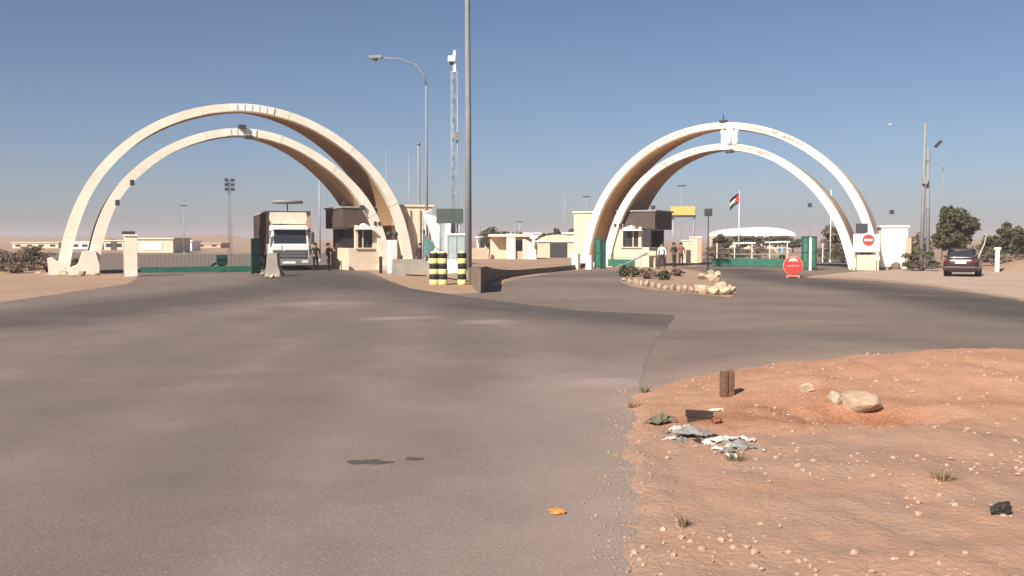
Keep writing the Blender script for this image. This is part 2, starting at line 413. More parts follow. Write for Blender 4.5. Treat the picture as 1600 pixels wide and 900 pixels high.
def wearS(x, y):
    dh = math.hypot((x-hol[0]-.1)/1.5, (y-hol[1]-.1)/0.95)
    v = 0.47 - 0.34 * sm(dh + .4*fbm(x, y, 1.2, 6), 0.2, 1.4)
    v += 0.36 * sm(y + 0.8*fbm(x, y, .6, 3), 8.3, 10.8)
    v += 0.14 * fbm(x, y, 0.8, 11)
    v += 0.14 * sm(edged(x, y), 0, 0.5)
    return v
V = []; F = []; rows = []
y = -6.0
while y < 19.5:
    rows.append(y); y += 0.3 if y < 4 else 0.085
cols = 260
for y in rows:
    x0 = max(-1.6, 0.08*y - 0.9); x1 = 30 if y < 4 else 0.62*y + 9
    for c in range(cols):
        t = c/(cols-1); x = x0 + (x1-x0) * (t**1.25)
        V.append((x, y, hsoil(x, y)))
for r_ in range(len(rows)-1):
    for c in range(cols-1):
        a = r_*cols + c; q = [a, a+1, a+cols+1, a+cols]
        if max(V[i][2] for i in q) > -0.03: F.append(q)
me = bpy.data.meshes.new('soil_island'); me.from_pydata(V, [], F); me.update()
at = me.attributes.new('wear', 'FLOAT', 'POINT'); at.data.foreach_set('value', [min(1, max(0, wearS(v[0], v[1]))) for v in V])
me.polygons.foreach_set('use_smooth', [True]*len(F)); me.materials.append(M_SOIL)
so_ = bpy.data.objects.new('soil_island', me); C.objects.link(so_); so_['kind'] = 'structure'
STAIN = mat('dark_oil_stain', (.095, .075, .066), .8, .25, 14)
for k_, (px, py, rx, ry) in enumerate(((572, 725, .19, .10), (646, 720, .085, .06))):
    p = G(px, py); n0 = 40; vv = []
    for i in range(n0):
        a = 2*math.pi*i/n0; q = 1 + .55*noise.noise(Vector((math.cos(a)*1.6, math.sin(a)*1.6, 4+k_))) + .25*noise.noise(Vector((math.cos(a)*5, math.sin(a)*5, 9+k_)))
        vv.append((p.x+rx*q*math.cos(a), p.y+ry*q*math.sin(a), 0))
    o = MB().add(vv, [list(range(n0))]).build('oil_stain', STAIN, loc=(0, 0, .0195)); o['kind'] = 'structure'
# right bank beyond
def berm(name, pts, h, wd, m=M_DIRT):
    V = []; F = []; n = 60; k = 14
    for i in range(n+1):
        t = i/n*(len(pts)-1); j = min(int(t), len(pts)-2); p = Vector(pts[j]).lerp(Vector(pts[j+1]), t-j)
        d = (Vector(pts[j+1])-Vector(pts[j])).normalized(); nn = Vector((-d.y, d.x))
        e = math.sin(math.pi*i/n)**0.4
        for q in range(k+1):
            u = q/k*2-1; pp = p + nn*u*wd
            V.append((pp.x, pp.y, h*e*(1-u*u)*(0.75+0.6*fbm(pp.x, pp.y, 0.22, 2)) + .06*fbm(pp.x, pp.y, 1.5) - 0.06))
    for i in range(n):
        for q in range(k):
            a = i*(k+1)+q; F.append([a, a+1, a+k+2, a+k+1])
    me = bpy.data.meshes.new(name); me.from_pydata(V, [], F); me.update()
    at = me.attributes.new('wear', 'FLOAT', 'POINT'); at.data.foreach_set('value', [0.45+.2*fbm(v[0], v[1], .3) for v in V])
    me.polygons.foreach_set('use_smooth', [True]*len(F)); me.materials.append(m)
    o = bpy.data.objects.new(name, me); C.objects.link(o); o['kind'] = 'structure'
    return o
berm('earth_bank', [(30.5, 64), (36, 62), (48, 66), (60, 70)], 1.0, 3.5)
berm('earth_bank', [(-62, 88), (-48, 74), (-36, 66), (-31, 62)], 0.5, 3.0)
def hill(name, x0, x1, D, h, seed):
    V = []; F = []; n = 80
    for i in range(n+1):
        x = x0 + (x1-x0)*i/n; e = min(1, 4*min(i, n-i)/n)
        hh = h * e * (0.6 + 0.5*noise.noise(Vector((i*0.06, seed, 0))) + 0.18*noise.noise(Vector((i*0.23, seed, 5))))
        V += [(x, D-60, -0.5), (x, D-20, hh*0.7), (x, D, hh), (x, D+60, -0.5)]
    for i in range(n):
        for q in range(3): a = i*4+q; F.append([a, a+1, a+5, a+4])
    me = bpy.data.meshes.new(name); me.from_pydata(V, [], F); me.update()
    at = me.attributes.new('wear', 'FLOAT', 'POINT'); at.data.foreach_set('value', [.55]*len(V))
    me.polygons.foreach_set('use_smooth', [True]*len(F)); me.materials.append(M_DIRT)
    o = bpy.data.objects.new(name, me); C.objects.link(o); o['kind'] = 'structure'
hill('hills', -420, -60, 520, 5.5, 3.3)
hill('hills', -140, 260, 900, 5.0, 8.1)
hill('hills', 150, 520, 650, 4.5, 12.7)

# ------------------------------------------------------------------ the two arched gates
TL = R(25)
SKINC = mat('pinkish_cream_render', (0.62, 0.47, 0.36), .9, 0, .8, .2, 12, col2=(.70, .57, .46))
class Frame:                                                   # a gate's own frame on the ground
    def __init__(s, O, ang):
        s.O = Vector(O); s.a = ang
        s.ex = Vector((math.cos(ang), math.sin(ang), 0)); s.ey = Vector((-math.sin(ang), math.cos(ang), 0))
    def hit(s, px, py, y0=0):                                  # where the line of sight meets the plane y = y0 of the frame
        d = ray(px, py); P = s.O + s.ey*y0; c = Vector((0, 0, CAMZ))
        k = (P-c).dot(s.ey)/d.dot(s.ey); q = c + d*k
        return ((q-s.O).dot(s.ex), q.z)
    def local(s, P): v = Vector(P) - s.O; return Vector((v.dot(s.ex), v.dot(s.ey), v.z))
FL = Frame((-0.128*64, 64, 0), TL)
FR = Frame((0.0976*72, 72, 0), -TL)
def resample(P, n):
    # drop the feet to the ground, smooth and spread evenly
    P = [Vector(p) for p in P]
    P = [Vector((P[0].x, -0.05))] + P + [Vector((P[-1].x, -0.05))]
    def even(Q, n):
        L = [0]
        for i in range(1, len(Q)): L.append(L[-1] + (Q[i]-Q[i-1]).length)
        out = []; j = 0
        for i in range(n):
            t = L[-1]*i/(n-1)
            while j < len(Q)-2 and L[j+1] < t: j += 1
            u = (t-L[j])/max(1e-9, L[j+1]-L[j]); out.append(Q[j].lerp(Q[j+1], u))
        return out
    Q = even(P, n)
    for _ in range(int(n*0.9)):
        Q = [Q[0]] + [(Q[i-1]+Q[i]*2+Q[i+1])/4 for i in range(1, n-1)] + [Q[-1]]
    return even(Q, n)
def arch(parent, fr, pts, y0, thick, outer):
    n = 73
    loc = [fr.hit(px, py, y0) for px, py in pts]
    Q = resample(loc, n)
    zm = max(q.y for q in Q)
    N = []
    for i in range(n):
        d = (Q[min(i+1, n-1)] - Q[max(i-1, 0)]).normalized(); N.append(Vector((-d.y, d.x)))
    def band(a, b, th_in, th_out, yf, yb, name, m, close=True):
        mb = MB(); vs = []; fs = []
        for i in range(a, b+1):
            ti, to = th_in(i), th_out(i)
            pi = Q[i] - N[i]*ti; po = Q[i] + N[i]*to
            f0, f1 = yf(i), yb(i)
            vs += [(pi.x, f0, pi.y), (po.x, f0, po.y), (po.x, f1, po.y), (pi.x, f1, pi.y)]
        k = b-a+1
        for i in range(k-1):
            for q in range(4):
                fs.append([i*4+q, i*4+(q+1) % 4, (i+1)*4+(q+1) % 4, (i+1)*4+q])
        fs += [[0, 1, 2, 3], [k*4-4, k*4-1, k*4-2, k*4-3]]
        mb.add(vs, fs)
        return mb.build(name, m, parent)
    T = lambda i: thick(i/(n-1))/2
    SH = lambda i: 0.13*max(0, min(1, (i/(n-1)-.5)*outer*4))
    TI = lambda i: T(i)+SH(i)
    TO = lambda i: T(i)-SH(i)
    dep = lambda i: y0 + 1.6 + 4.4*max(0, 1-(max(0, Q[i].y)/zm)**2)**0.5
    c = max(range(n), key=lambda i: Q[i].y)
    # ribs of the two halves, with a narrow joint at the crown
    def qa(i): return Q[i]
    cuts = [0, 5, 10, 15, 20, 25, 30, c, 42, 47, 52, 57, 62, 67, n-1]
    for k in range(len(cuts)-1):
        o = 0.0 if k % 2 else 0.012
        band(cuts[k], cuts[k+1], lambda i: TI(i)-o, TO, lambda i: y0+o, lambda i: y0+0.55-o*.3, 'rib_panel', CREAM)
    for k in cuts[1:-1]:                                       # recessed joints show as narrow lips
        d = (Q[k+1]-Q[k-1]).normalized(); ti_, to_ = TI(k)+.012, TO(k)+.012
        P = [Q[k]-d*.02-N[k]*ti_, Q[k]+d*.02-N[k]*ti_, Q[k]+d*.02+N[k]*to_, Q[k]-d*.02+N[k]*to_]
        MB().prism([(p.x, p.y) for p in P], y0-.004, y0+.5).build('rib_joint', CREAM, parent)
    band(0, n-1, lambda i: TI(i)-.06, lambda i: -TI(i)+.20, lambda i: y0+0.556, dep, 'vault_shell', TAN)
    band(0, n-1, lambda i: TI(i)-.204, lambda i: TO(i)-.02, lambda i: y0+0.556, lambda i: y0+.556+(dep(i)-y0-.556)*.7, 'outer_skin', SKINC)
    return Q, N, T, c, n
def spread(Q, N, T, i0, i1, parent, y0, name, m, gap=0.2, proud=0.05, cover=0.92):
    for i in range(i0, i1):
        a, b = Q[i].lerp(Q[i+1], gap/2), Q[i].lerp(Q[i+1], 1-gap/2); t0 = T(i)*cover
        P = [a - N[i]*t0, b - N[i+1]*t0, b + N[i+1]*t0, a + N[i]*t0]
        MB().prism([(p.x, p.y) for p in P], y0-proud, y0-0.002).build(name, m, parent)
def relief(Q, N, T, i0, i1, parent, y0, name, m):
    mb = MB(); 
    for i in range(i0, i1):
        for q in range(5):
            t = random.random(); p = Q[i].lerp(Q[i+1], t); d = (Q[i+1]-Q[i]).normalized(); nn = N[i]
            off = random.uniform(-.5, .5)*T(i); L = random.uniform(.03, .12); h = random.uniform(.015, .05)
            a = random.choice((0, 0, 1.57, .6)); e = d*math.cos(a)+nn*math.sin(a); f = Vector((-e.y, e.x)); p = p+nn*off
            P = [p-e*L-f*h, p+e*L-f*h, p+e*L+f*h, p-e*L+f*h]
            mb.prism([(v.x, v.y) for v in P], y0-0.03, y0-.001)
    tag(mb.build(name, m, parent), kind='stuff')
RELI0 = 0
RELI = mat('worn_relief', (0.62, 0.47, 0.36), 0.9, 0.15)

gl = thing('arched_gate', 'cream double-arch border gate on the left spanning the truck lane', 'gate', FL.O, TL, 'the pair of arched gates')
in_l = [(139,405),(143,379),(152,338),(163,308),(176,288),(192,271),(231,243),(273,219),(309,206),(355,199),(372,198),(397,199),(447,211),(489,236),(525,261),(557,289),(582,317),(598,349),(604,375),(606,405)]
ou_l = [(93,412),(95,385),(101,350),(109,322),(127,286),(159,244),(202,206),(245,184),(291,168),(340,160),(375,160),(410,162),(447,169),(489,187),(525,209),(560,236),(596,271),(618,300),(632,330),(638,360),(640,400)]
tl = lambda u: 0.46 + 0.20*abs(2*u-1)**1.5
Q, N, T, c, n = arch(gl, FL, in_l, 0.0, tl, -1)
spread(Q, N, T, c-3, c+2, gl, 0.0, 'crown_panel', WHITE)
LQ = Q
p = Q[c]
for dx, dz in ((-.15, .30), (.25, -.31)):
    MB().bbox(p.x+dx-.22, p.x+dx+.22, -.28, .12, p.y+dz-.11, p.y+dz+.12, .04).build('crown_lamp', DARKM, gl)
for i in (12, 16, 60):
    q = Q[i] - N[i]*(T(i)+.08)
    MB().bbox(q.x-.12, q.x+.12, -.2, .15, q.y-.16, q.y+.16, .04).build('arch_lamp', DARKM, gl)
Q, N, T, c, n = arch(gl, FL, ou_l, 0.45, tl, -1)
spread(Q, N, T, c-2, c+4, gl, 0.45, 'crown_panel', WHITE)
# footing of heaped plastered concrete under the left feet
f0 = FL.hit(85, 428)[0]; f1 = FL.hit(152, 430)[0]
fm = MB()
fm.prism([(f0-.3, 0), (f1+.1, 0), (f1+.1, .55), (f1-.1, 1.35), (f1-.75, 1.3), (f1-1.0, .55), (f1-1.6, .3), (f0+.5, .5), (f0-.1, .95), (f0-.35, .9)], -.45, 1.6)
fm.build('footing', CREAM, gl)
fx = FL.hit(640, 410, .45)[0]
MB().bbox(-.55, fx+.4, -.15, 6.2, -.05, .32, .05).build('footing', WALLC, gl)

gr = thing('arched_gate', 'cream double-arch border gate on the right with white emblem at its crown', 'gate', FR.O, -TL, 'the pair of arched gates')
in_r = [(945,405),(947,393),(951,372),(957,348),(967,325),(980,303),(994,284),(1011,267),(1036,250),(1058,240),(1084,230),(1108,226),(1130,224),(1150,222),(1167,223),(1198,233),(1226,246),(1254,266),(1282,291),(1303,313),(1316,338),(1327,369),(1335,398),(1338,410)]
ou_r = [(911,405),(913,380),(920,350),(928,322),(942,294),(958,275),(980,252),(1003,232),(1031,214),(1058,202),(1084,194),(1110,191),(1130,190),(1150,189),(1167,190),(1198,195),(1229,206),(1260,221),(1288,238),(1313,258),(1335,283),(1350,307),(1361,333),(1369,369),(1373,400),(1374,410)]
tr = lambda u: 0.44 + 0.16*abs(2*u-1)**1.5
Q, N, T, c, n = arch(gr, FR, in_r, 0.0, tr, 1)
spread(Q, N, T, c-5, c+1, gr, 0.0, 'crown_panel', WHITE)
relief(Q, N, T, c-13, c-5, gr, 0.0, 'relief_band', RELI); relief(Q, N, T, c+2, c+9, gr, 0.0, 'relief_band', RELI)
pin = Q[c]
MB().bbox(pin.x+.2, pin.x+.75, -.2, .1, pin.y-.46, pin.y-.22, .04).build('crown_lamp', DARKM, gr)
Q, N, T, c, n = arch(gr, FR, ou_r, 0.45, tr, 1)
spread(Q, N, T, c-6, c+2, gr, 0.45, 'crown_panel', WHITE)
relief(Q, N, T, c-14, c-6, gr, 0.45, 'relief_band', RELI); relief(Q, N, T, c+3, c+13, gr, 0.45, 'relief_band', RELI)
pou = Q[c]
MB().bbox(pou.x-.25, pou.x+.25, .3, .9, pou.y+.21, pou.y+.38, .05).tube([(pou.x, .6, pou.y+.15), (pou.x, .6, pou.y+.75)], .04, 6).build('crown_lamp', DARKM, gr)
cx, cz = FR.hit(1140, 214)
em = MB()
half = [(0, -.95), (.16, -.72), (.12, -.5), (.42, -.55), (.58, -.3), (.55, .1), (.62, .42), (.5, .55), (.3, .42), (.2, .5), (.22, .68), (.14, .85), (.06, .98)]
em.prism([(cx+x, cz+z) for x, z in half] + [(cx-x, cz+z) for x, z in half[::-1] if x > 0], -.10, .12)
eb = em.build('emblem', WHITE, gr)
MB().lathe([(.05, -.6), (.2, -.4), (.24, 0), (.2, .3), (.1, .5), (.13, .66), (.08, .8)], (cx, -.1, cz), 12).build('emblem_body', WHITE, eb)
for sx in (-1, 1):
    for k in range(3):
        MB().bbox(cx+sx*(.3+.1*k)-.04, cx+sx*(.3+.1*k)+.04, -.135, -.098, cz-.38+.06*k, cz+.34+.06*k, .015).build('emblem_feather', WHITE, eb)
fx2 = FR.hit(911, 412, .45)[0]
MB().bbox(fx2-.4, .5, -.15, 6.2, -.05, .3, .05).build('footing', WALLC, gr)
f3 = FR.hit(1335, 419)[0]; f4 = FR.hit(1380, 419, .45)[0]
MB().bbox(f3-.15, f4+.35, -.05, 6.0, -.05, .16, .05).build('footing', CONC, gr)

# ------------------------------------------------------------------ guard booths under the inner legs
def booth(fr, mir, label, wf=1.0):
    t = thing('guard_booth', label, 'booth', fr.O, fr.a, 'guard booths under the arches')
    s = -1 if mir else 1
    def X(a, b): a *= wf; b *= wf; return (min(a*s, b*s), max(a*s, b*s))
    def bx(name, m, x0, x1, y0, y1, z0, z1, b=.03, par=None):
        a, c_ = X(x0, x1); return MB().bbox(a, c_, y0, y1, z0, z1, b).build(name, m, par or t)
    # x runs from the arch foot (0) towards the lane (negative)
    bx('base_wall', WALLC, -3.05, -.35, .2, 4.6, 0, 1.42)
    bx('corner_post', WALLC, -2.45, -2.22, .24, .6, 1.42, 2.9)
    bx('side_wall', WALLC, -1.05, -.35, .22, 4.55, 1.42, 3.1)
    wn = bx('window', GLASS, -2.22, -1.05, .34, .40, 1.45, 2.62, .01)
    for xx in (-2.2, -1.82, -1.45, -1.09):
        bx('mullion', WALLC if xx == -1.82 else DARKM, xx-.035, xx+.035, .26, .335, 1.45, 2.62, .01, wn)
    bx('window_sill', WALLC, -2.5, -.95, .08, .3, 1.36, 1.45, .02)
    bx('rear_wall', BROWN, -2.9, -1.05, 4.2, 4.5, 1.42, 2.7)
    bx('side_window', GLASS, -2.43, -2.38, .62, 4.15, 1.42, 2.68, .01)
    a, c_ = X(-2.6, -1.2)
    MB().prism([(a, 2.62), (c_, 2.62), (c_ - (.0 if s > 0 else .5), 2.72), ((a+c_)/2, 3.02), (a + (.0 if s < 0 else .3), 2.80)], -.35, .33).build('awning', WHITE, t)
    bx('fascia', BROWN, -3.4, -.5, .5, 4.9, 2.72, 4.0, .06)  # upper box coloured dark brown all over
    rf = bx('roof_slab', CONC, -3.5, -.45, .42, 5.0, 4.0, 4.12, .03)
    bx('roof_lamp', DARKM, -3.3, -3.02, .6, .85, 4.2, 4.45, .05, rf)
    bx('roof_lamp_bracket', DARKM, -3.2, -3.12, .68, .78, 4.12, 4.2, .01, rf)
    for xx in (-.9, -.55):
        bx('wall_lamp', DARKM, xx-.09, xx+.09, -.05, .2, 2.9, 3.15, .03)
    return t
booth(FL, False, 'cream guard booth with dark brown upper box beside the truck lane', .8)
booth(FR, True, 'shaded guard booth with dark brown upper box under the right gate')

# flat end walls behind the inner legs
def wallblock(name, label, P, rz, wd, dp, h, m, extra=None):
    t = thing(name, label, 'building', P, rz)
    MB().bbox(-wd/2, wd/2, 0, dp, 0, h, .04).build('wall', m, t)
    MB().bbox(-wd/2-.1, wd/2+.1, -.1, dp+.1, h, h+.15, .03).build('roof', m, t)
    if extra: extra(t)
    return t
def ex1(t):
    for x in (-.9, -.25, .4, 1.0): MB().bbox(x-.09, x+.09, -.14, -.002, 0, 4.0, .02).build('pilaster', WALLC, t)
    MB().bbox(.55, .8, -.2, -.05, 2.4, 2.65, .03).build('wall_lamp', DARKM, t)
    MB().bbox(-1.1, 1.2, -.3, -.15, 0, .5, .03).build('plinth', PINKW, t)
P = GX(645, 66); wallblock('gatehouse', 'cream gatehouse block with pilasters behind the right foot of left arch', (P.x, 66, 0), TL*.6, 2.7, 3.5, HZ(321, 66)-.1, WALLC, ex1)
P = GX(913, 77); wallblock('gatehouse', 'pale narrow gatehouse block behind the left foot of right arch', (P.x-.1, 77, 0), -TL*.6, 1.5, 3.0, HZ(333, 77), WALLC)
def ex2(t):
    MB().bbox(.72, 1.05, -.25, .3, 0, 2.1, .03).build('pillar', PINKW, t)
P = GX(1397, 67); wallblock('white_hut', 'bright white flat-roofed hut right of the right arch', (P.x, 67, 0), -TL*.5, 1.7, 2.5, HZ(352, 67)-.15, WHITE, ex2)

# ------------------------------------------------------------------ pillars, gates and barriers
def pillar(label, P, rz, wd, h, m=CREAM, lamps=0, cap=True):
    t = thing('gate_pillar', label, 'pillar', P, rz)
    MB().bbox(-wd/2, wd/2, -wd/2, wd/2, 0, h, .03).build('shaft', m, t)
    if cap: MB().bbox(-wd/2-.06, wd/2+.06, -wd/2-.06, wd/2+.06, h, h+.1, .02).build('cap', m, t)
    for k in range(lamps):
        x = (k-.5*(lamps-1))*.4
        MB().lathe([(.05, 0), (.05, .08), (.14, .14), (.17, .25), (.13, .36), (.04, .4)], (x, 0, h+.1), 10).build('lamp', DARKM, t)
    return t
t = pillar('square cream pillar with dark cap lamp left of the low green gate', G(205, 432), TL, .62, 2.15)
MB().bbox(-.42, .22, -.3, .3, 2.25, 2.42, .05).build('cap_lamp', DARKM, t)
MB().bbox(-.355, -.315, -.25, .25, .1, 2.0, .01).build('side_strip', PINKW, t)  # thin pinkish strip along the pillar's left face
pillar('slim white pillar with two round lamps beside the left booth', G(613, 427), TL, .48, 1.95, WHITE, 2, False)
for px, py in ((595, 427), (627, 423)):
    p = G(px, py)
    o = MB().lathe([(.09, 0), (.09, .85), (.11, .87), (.11, .95), (.06, 1.0)], (0, 0, 0), 10).build('bollard', DARKM, loc=p)
    tag(o, 'short dark bollard left of the slim white pillar' if px == 595 else 'short dark bollard right of the slim white pillar', 'bollard', 'dark bollards by the left booth')
pillar('small cream post at the left foot of the right gate', G(900, 421), -TL, .45, 1.05, CREAM, 0, False)
pillar('small white post between green gate leaf and right arch foot', G(921, 421), -TL, .4, .95, WHITE, 0, False)

def slide_gate(label, A, B, h, low):
    A, B = Vector(A), Vector(B); L = (B-A).length; rz = math.atan2(B.y-A.y, B.x-A.x)
    t = thing('sliding_gate', label, 'gate', A, rz, 'low green sliding gates')
    MB().bbox(0, L, -.04, .04, .06, .06+low, .01).build('bottom_panel', GREENM, t)
    MB().bbox(0, L, -.03, .03, h-.05, h, .01).build('top_rail', mat('pale_green_rail', (.30, .30, .22), .7, .15), t)
    k = int(L/.22); bar = None
    for i in range(k+1):
        x = .03 + (L-.06)*i/k
        if bar is None: bar = MB().box(-.009, .009, -.009, .009, .06+low, h-.05); bar = bar.build('bar', GREENM, t); bar.location.x = x
        else:
            o = bar.copy(); C.objects.link(o); o.parent = t; o.location.x = x
    for x in (.5, L-.5):
        MB().lathe([(.05, -.02), (.05, .02)], (x, 0, .05), 10, 'Y').build('wheel', DARKM, t)
    return t
a = FL.O + FL.ex*FL.hit(220, 431, -.7)[0] + FL.ey*-.7; b = FL.O + FL.ex*FL.hit(398, 431, -.7)[0] + FL.ey*-.7
slide_gate('low green sliding gate across the left lane beside the cream pillar', a, b, 1.15, .32)
gm = thing('gate_motor', 'dark green gate motor box with sloping brace on the low left gate', 'motor', a.lerp(b, .68) + Vector((0, .5, 0)), TL)
MB().bbox(-.3, .3, -.2, .2, .45, 1.05, .04).build('housing', DGREEN, gm)
MB().bbox(-.2, .2, -.15, .15, 0, .45, .02).build('stand', DGREEN, gm)
MB().tube([(-1.1, 0, .1), (-.25, 0, .6)], .07, 6).build('brace', DGREEN, gm)
a = FR.O + FR.ex*FR.hit(1112, 421, 3)[0] + FR.ey*3; b = FR.O + FR.ex*FR.hit(1232, 421, 3)[0] + FR.ey*3
slide_gate('low green sliding gate across the lane of the right gate', a, b, .95, .55)
a = FR.O + FR.ex*FR.hit(950, 416, -.8)[0] + FR.ey*-.8; b = FR.O + FR.ex*FR.hit(992, 418, -.8)[0] + FR.ey*-.8
slide_gate('short low green gate at the left foot of the right arch', a, b, .7, .5)
def leaf(label, P, rz, wd, h, n=3, m=GREENM):
    t = thing('gate_leaf', label, 'gate', P, rz, 'tall green gate leaves')
    MB().bbox(-wd/2, -wd/2+.08, -.05, .05, 0, h, .01).build('stile', DGREEN, t)
    MB().bbox(wd/2-.08, wd/2, -.05, .05, 0, h, .01).build('stile', DGREEN, t)
    for z in (.08, h/2, h-.1): MB().bbox(-wd/2+.08, wd/2-.08, -.04, .04, z, z+.09, .01).build('rail', DGREEN, t)
    k = max(1, int((wd-.16)/.16))
    for i in range(k):
        x0 = -wd/2+.08+(wd-.16)*i/k
        MB().bbox(x0+.008, x0+(wd-.16)/k-.008, -.02, .02, .1, h-.06, .005).build('sheet_panel', m, t)
    return t
leaf('tall teal green gate leaf standing folded beside the truck', G(400, 429), TL+.5, .62, 2.05)
leaf('tall green gate leaf at left foot of right arch', G(934, 420), -TL, .48, 2.1)
leaf('narrow tall green gate leaf just right of another green leaf', G(943, 421), -TL+.6, .3, 1.95)
leaf('tall green gate leaf beside the red round sign', G(1258, 422), -TL, .5, 2.2)
leaf('dark green outer gate leaf nearest the right arch leg', G(1271, 422), -TL, .38, 2.2)
pillar('thin cream post between the two green leaves of right gate', G(1266, 423), -TL, .16, 2.1, CREAM, 0, False)

# concrete block with stones before the truck
o = MB().prism([(-.42, 0), (.46, 0), (.4, .35), (.3, .6), (.27, 1.25), (-.25, 1.25), (-.3, .6), (-.36, .35)], -.3, .35).build('concrete_block', CONC, loc=G(427, 432))
tag(o, 'grey tapered concrete block standing before the truck cab', 'block')
for i, (px, py) in enumerate(((409, 431), (417, 434), (425, 435), (434, 434), (441, 431))):
    o = MB().stone((0, 0, .1), .19, .15, .15).build('stone', CSTONE, loc=G(px, py))
    tag(o, 'small pale stone at the foot of the grey concrete block', 'stone', 'stones round the concrete block')

# striped bollards
def striped(px, py, label):
    t = thing('striped_bollard', label, 'bollard', G(px, py), 0, 'yellow and black striped bollards')
    k = 6; h = 1.38/k
    ph = 0
    for i in range(k):
        z = i*h; r = .19
        prof = [(r*.97, z+.002), (r*1.04, z+.04), (r*1.04, z+h-.04), (r*.97, z+h-.002)]
        MB().lathe(prof, (0, 0, 0), 18).build('yellow_band' if (i % 2 == 0) else 'black_band', YELLOW if i % 2 == 0 else BLACK, t)
    MB().lathe([(.17, 1.38), (.12, 1.44), (.03, 1.46)], (0, 0, 0), 14).build('cap', YELLOW, t)
striped(678, 445, 'leftmost of the three yellow and black striped bollards')
striped(692, 445, 'middle one of the three yellow and black striped bollards')
striped(722, 445, 'rightmost yellow and black striped bollard standing apart')

# ------------------------------------------------------------------ raised concrete island between the gates
nose = g(752, 458)
right_edge = [nose, g(757, 448), g(768, 440), g(790, 434), g(825, 429), g(865, 425), g(900, 421)]
left_edge = [g(614, 430), g(670, 432), g(733, 441), g(738, 447)]
ti = thing('traffic_island', 'raised concrete traffic island with curved dark retaining wall between the gates', 'island', (0, 0, 0))
V = []; F = []
def topz(p): return 0.30 + 0.62*sm(math.hypot(p[0]-nose[0], p[1]-nose[1]), 1.0, 20)
def smooth_line(P, k=6):
    out = []
    for i in range(len(P)-1):
        p0 = Vector(P[max(i-1, 0)]); p1 = Vector(P[i]); p2 = Vector(P[i+1]); p3 = Vector(P[min(i+2, len(P)-1)])
        for q in range(k):
            t = q/k; out.append(tuple(.5*((2*p1)+(p2-p0)*t+(2*p0-5*p1+4*p2-p3)*t*t+(3*p1-p0-3*p2+p3)*t**3)))
    return out + [tuple(P[-1])]
def wall_strip(P, zf, th, m, name, side=1):
    vs = []; fs = []; n = len(P)
    for i, p in enumerate(P):
        a, b = Vector(P[max(i-1, 0)]), Vector(P[min(i+1, n-1)]); d = (b-a).normalized(); nn = Vector((-d.y, d.x))*th*side; z = zf(p)
        dn = math.hypot(p[0]-nose[0], p[1]-nose[1])
        if name == 'retaining_wall' and dn < 6: nn = (Vector((nose[0]+.1-.1*dn, nose[1]+2.2+dn))-Vector(p[:2])).normalized()*.16
        vs += [(p[0], p[1], -.02), (p[0], p[1], z), (p[0]+nn.x, p[1]+nn.y, z), (p[0]+nn.x, p[1]+nn.y, -.02)]
    for i in range(n-1):
        for q in range(4): fs.append([i*4+q, i*4+(q+1) % 4, i*4+4+(q+1) % 4, i*4+4+q])
    fs += [[0, 1, 2, 3], [n*4-4, n*4-1, n*4-2, n*4-3]]
    return MB().add(vs, fs).build(name, m, ti)
wall_strip(smooth_line([g(731, 439.5), g(737, 446), g(744, 454), g(751, 458.5), g(757, 453)] + right_edge[2:]), lambda p: topz(p)+.012*fbm(p[0], p[1], 1.3), .24, DCONC, 'retaining_wall')
PC = mat('dusty_concrete', (.36, .27, .205), .95, .18, 1.2, .3, 20)
wall_strip(smooth_line(left_edge[:-2] + [g(729, 440)]), lambda p: .12 + (topz(p)-.16)*sm(math.hypot(p[0]-nose[0], p[1]-nose[1]), 1.5, 11), .24, PC, 'kerb_wall')
fill = left_edge + right_edge[1:] + [(5.8, 74), (-6.0, 72)]
o = sheet('island_fill', fill, M_DIRT, .02, 1.0, hfun=lambda x, y: .06 + (min(.52, topz((x, y))*.8)-.06)*(1-sm(pathd(x, y, left_edge+[nose]), .25, 2.6)), kind=None); o.parent = ti
o = MB().prism([(-1.05, 0), (1.1, 0), (1.1, .62), (.75, .85), (-1.0, .85)], -.6, 2.4).build('concrete_ramp', CONC, loc=G(642, 430)); o.rotation_euler.z = .1
tag(o, 'low grey concrete ramp block right of the slim white pillar', 'ramp')

# ------------------------------------------------------------------ tarpaulin shelter, sign and masts behind the bollards
TARP = mat('white_tarpaulin', (0.66, 0.68, 0.70), 0.7, 0.12, 1.5, 0.3, 4)
tp = thing('tarpaulin_shelter', 'sagging white tarpaulin shelter with green side panel behind the striped bollards', 'shelter', GX(690, 56))
def drape(p00, p10, p01, p11, sag, n=12):
    V = []; F = []
    for i in range(n+1):
        for j in range(n+1):
            u, v = i/n, j/n
            p = (Vector(p00)*(1-u)+Vector(p10)*u)*(1-v) + (Vector(p01)*(1-u)+Vector(p11)*u)*v
            p.z -= sag*4*u*(1-u)*(.5+.5*v); p.y += .12*math.sin(9*u+2*v); p.z += .05*noise.noise(p*1.7)
            V.append(p)
    for i in range(n):
        for j in range(n):
            a = i*(n+1)+j; F.append([a, a+1, a+n+2, a+n+1])
    return MB().add(V, F, True)
for o in (drape((-1.05, 0, 3.55), (.55, 0, 2.95), (-.9, 2.6, 3.75), (.65, 2.6, 3.2), .25).build('roof_sheet', TARP, tp),
          drape((-1.05, -.02, 3.5), (.56, -.02, 2.95), (-.35, .1, 1.5), (.5, .1, 1.0), .0).build('front_sheet', TARP, tp),
          drape((-.35, .12, 1.5), (.5, .12, 1.1), (-1.1, -.2, .25), (.6, .1, .2), .0).build('lower_sheet', TARP, tp)):
    md = o.modifiers.new('thickness', 'SOLIDIFY'); md.thickness = .03
MB().prism([(-1.05, 2.3), (-.2, 1.55), (-1.05, .9)], .2, .26).build('green_panel', mat('teal_panel', (.10, .19, .19), .5, .2), tp)
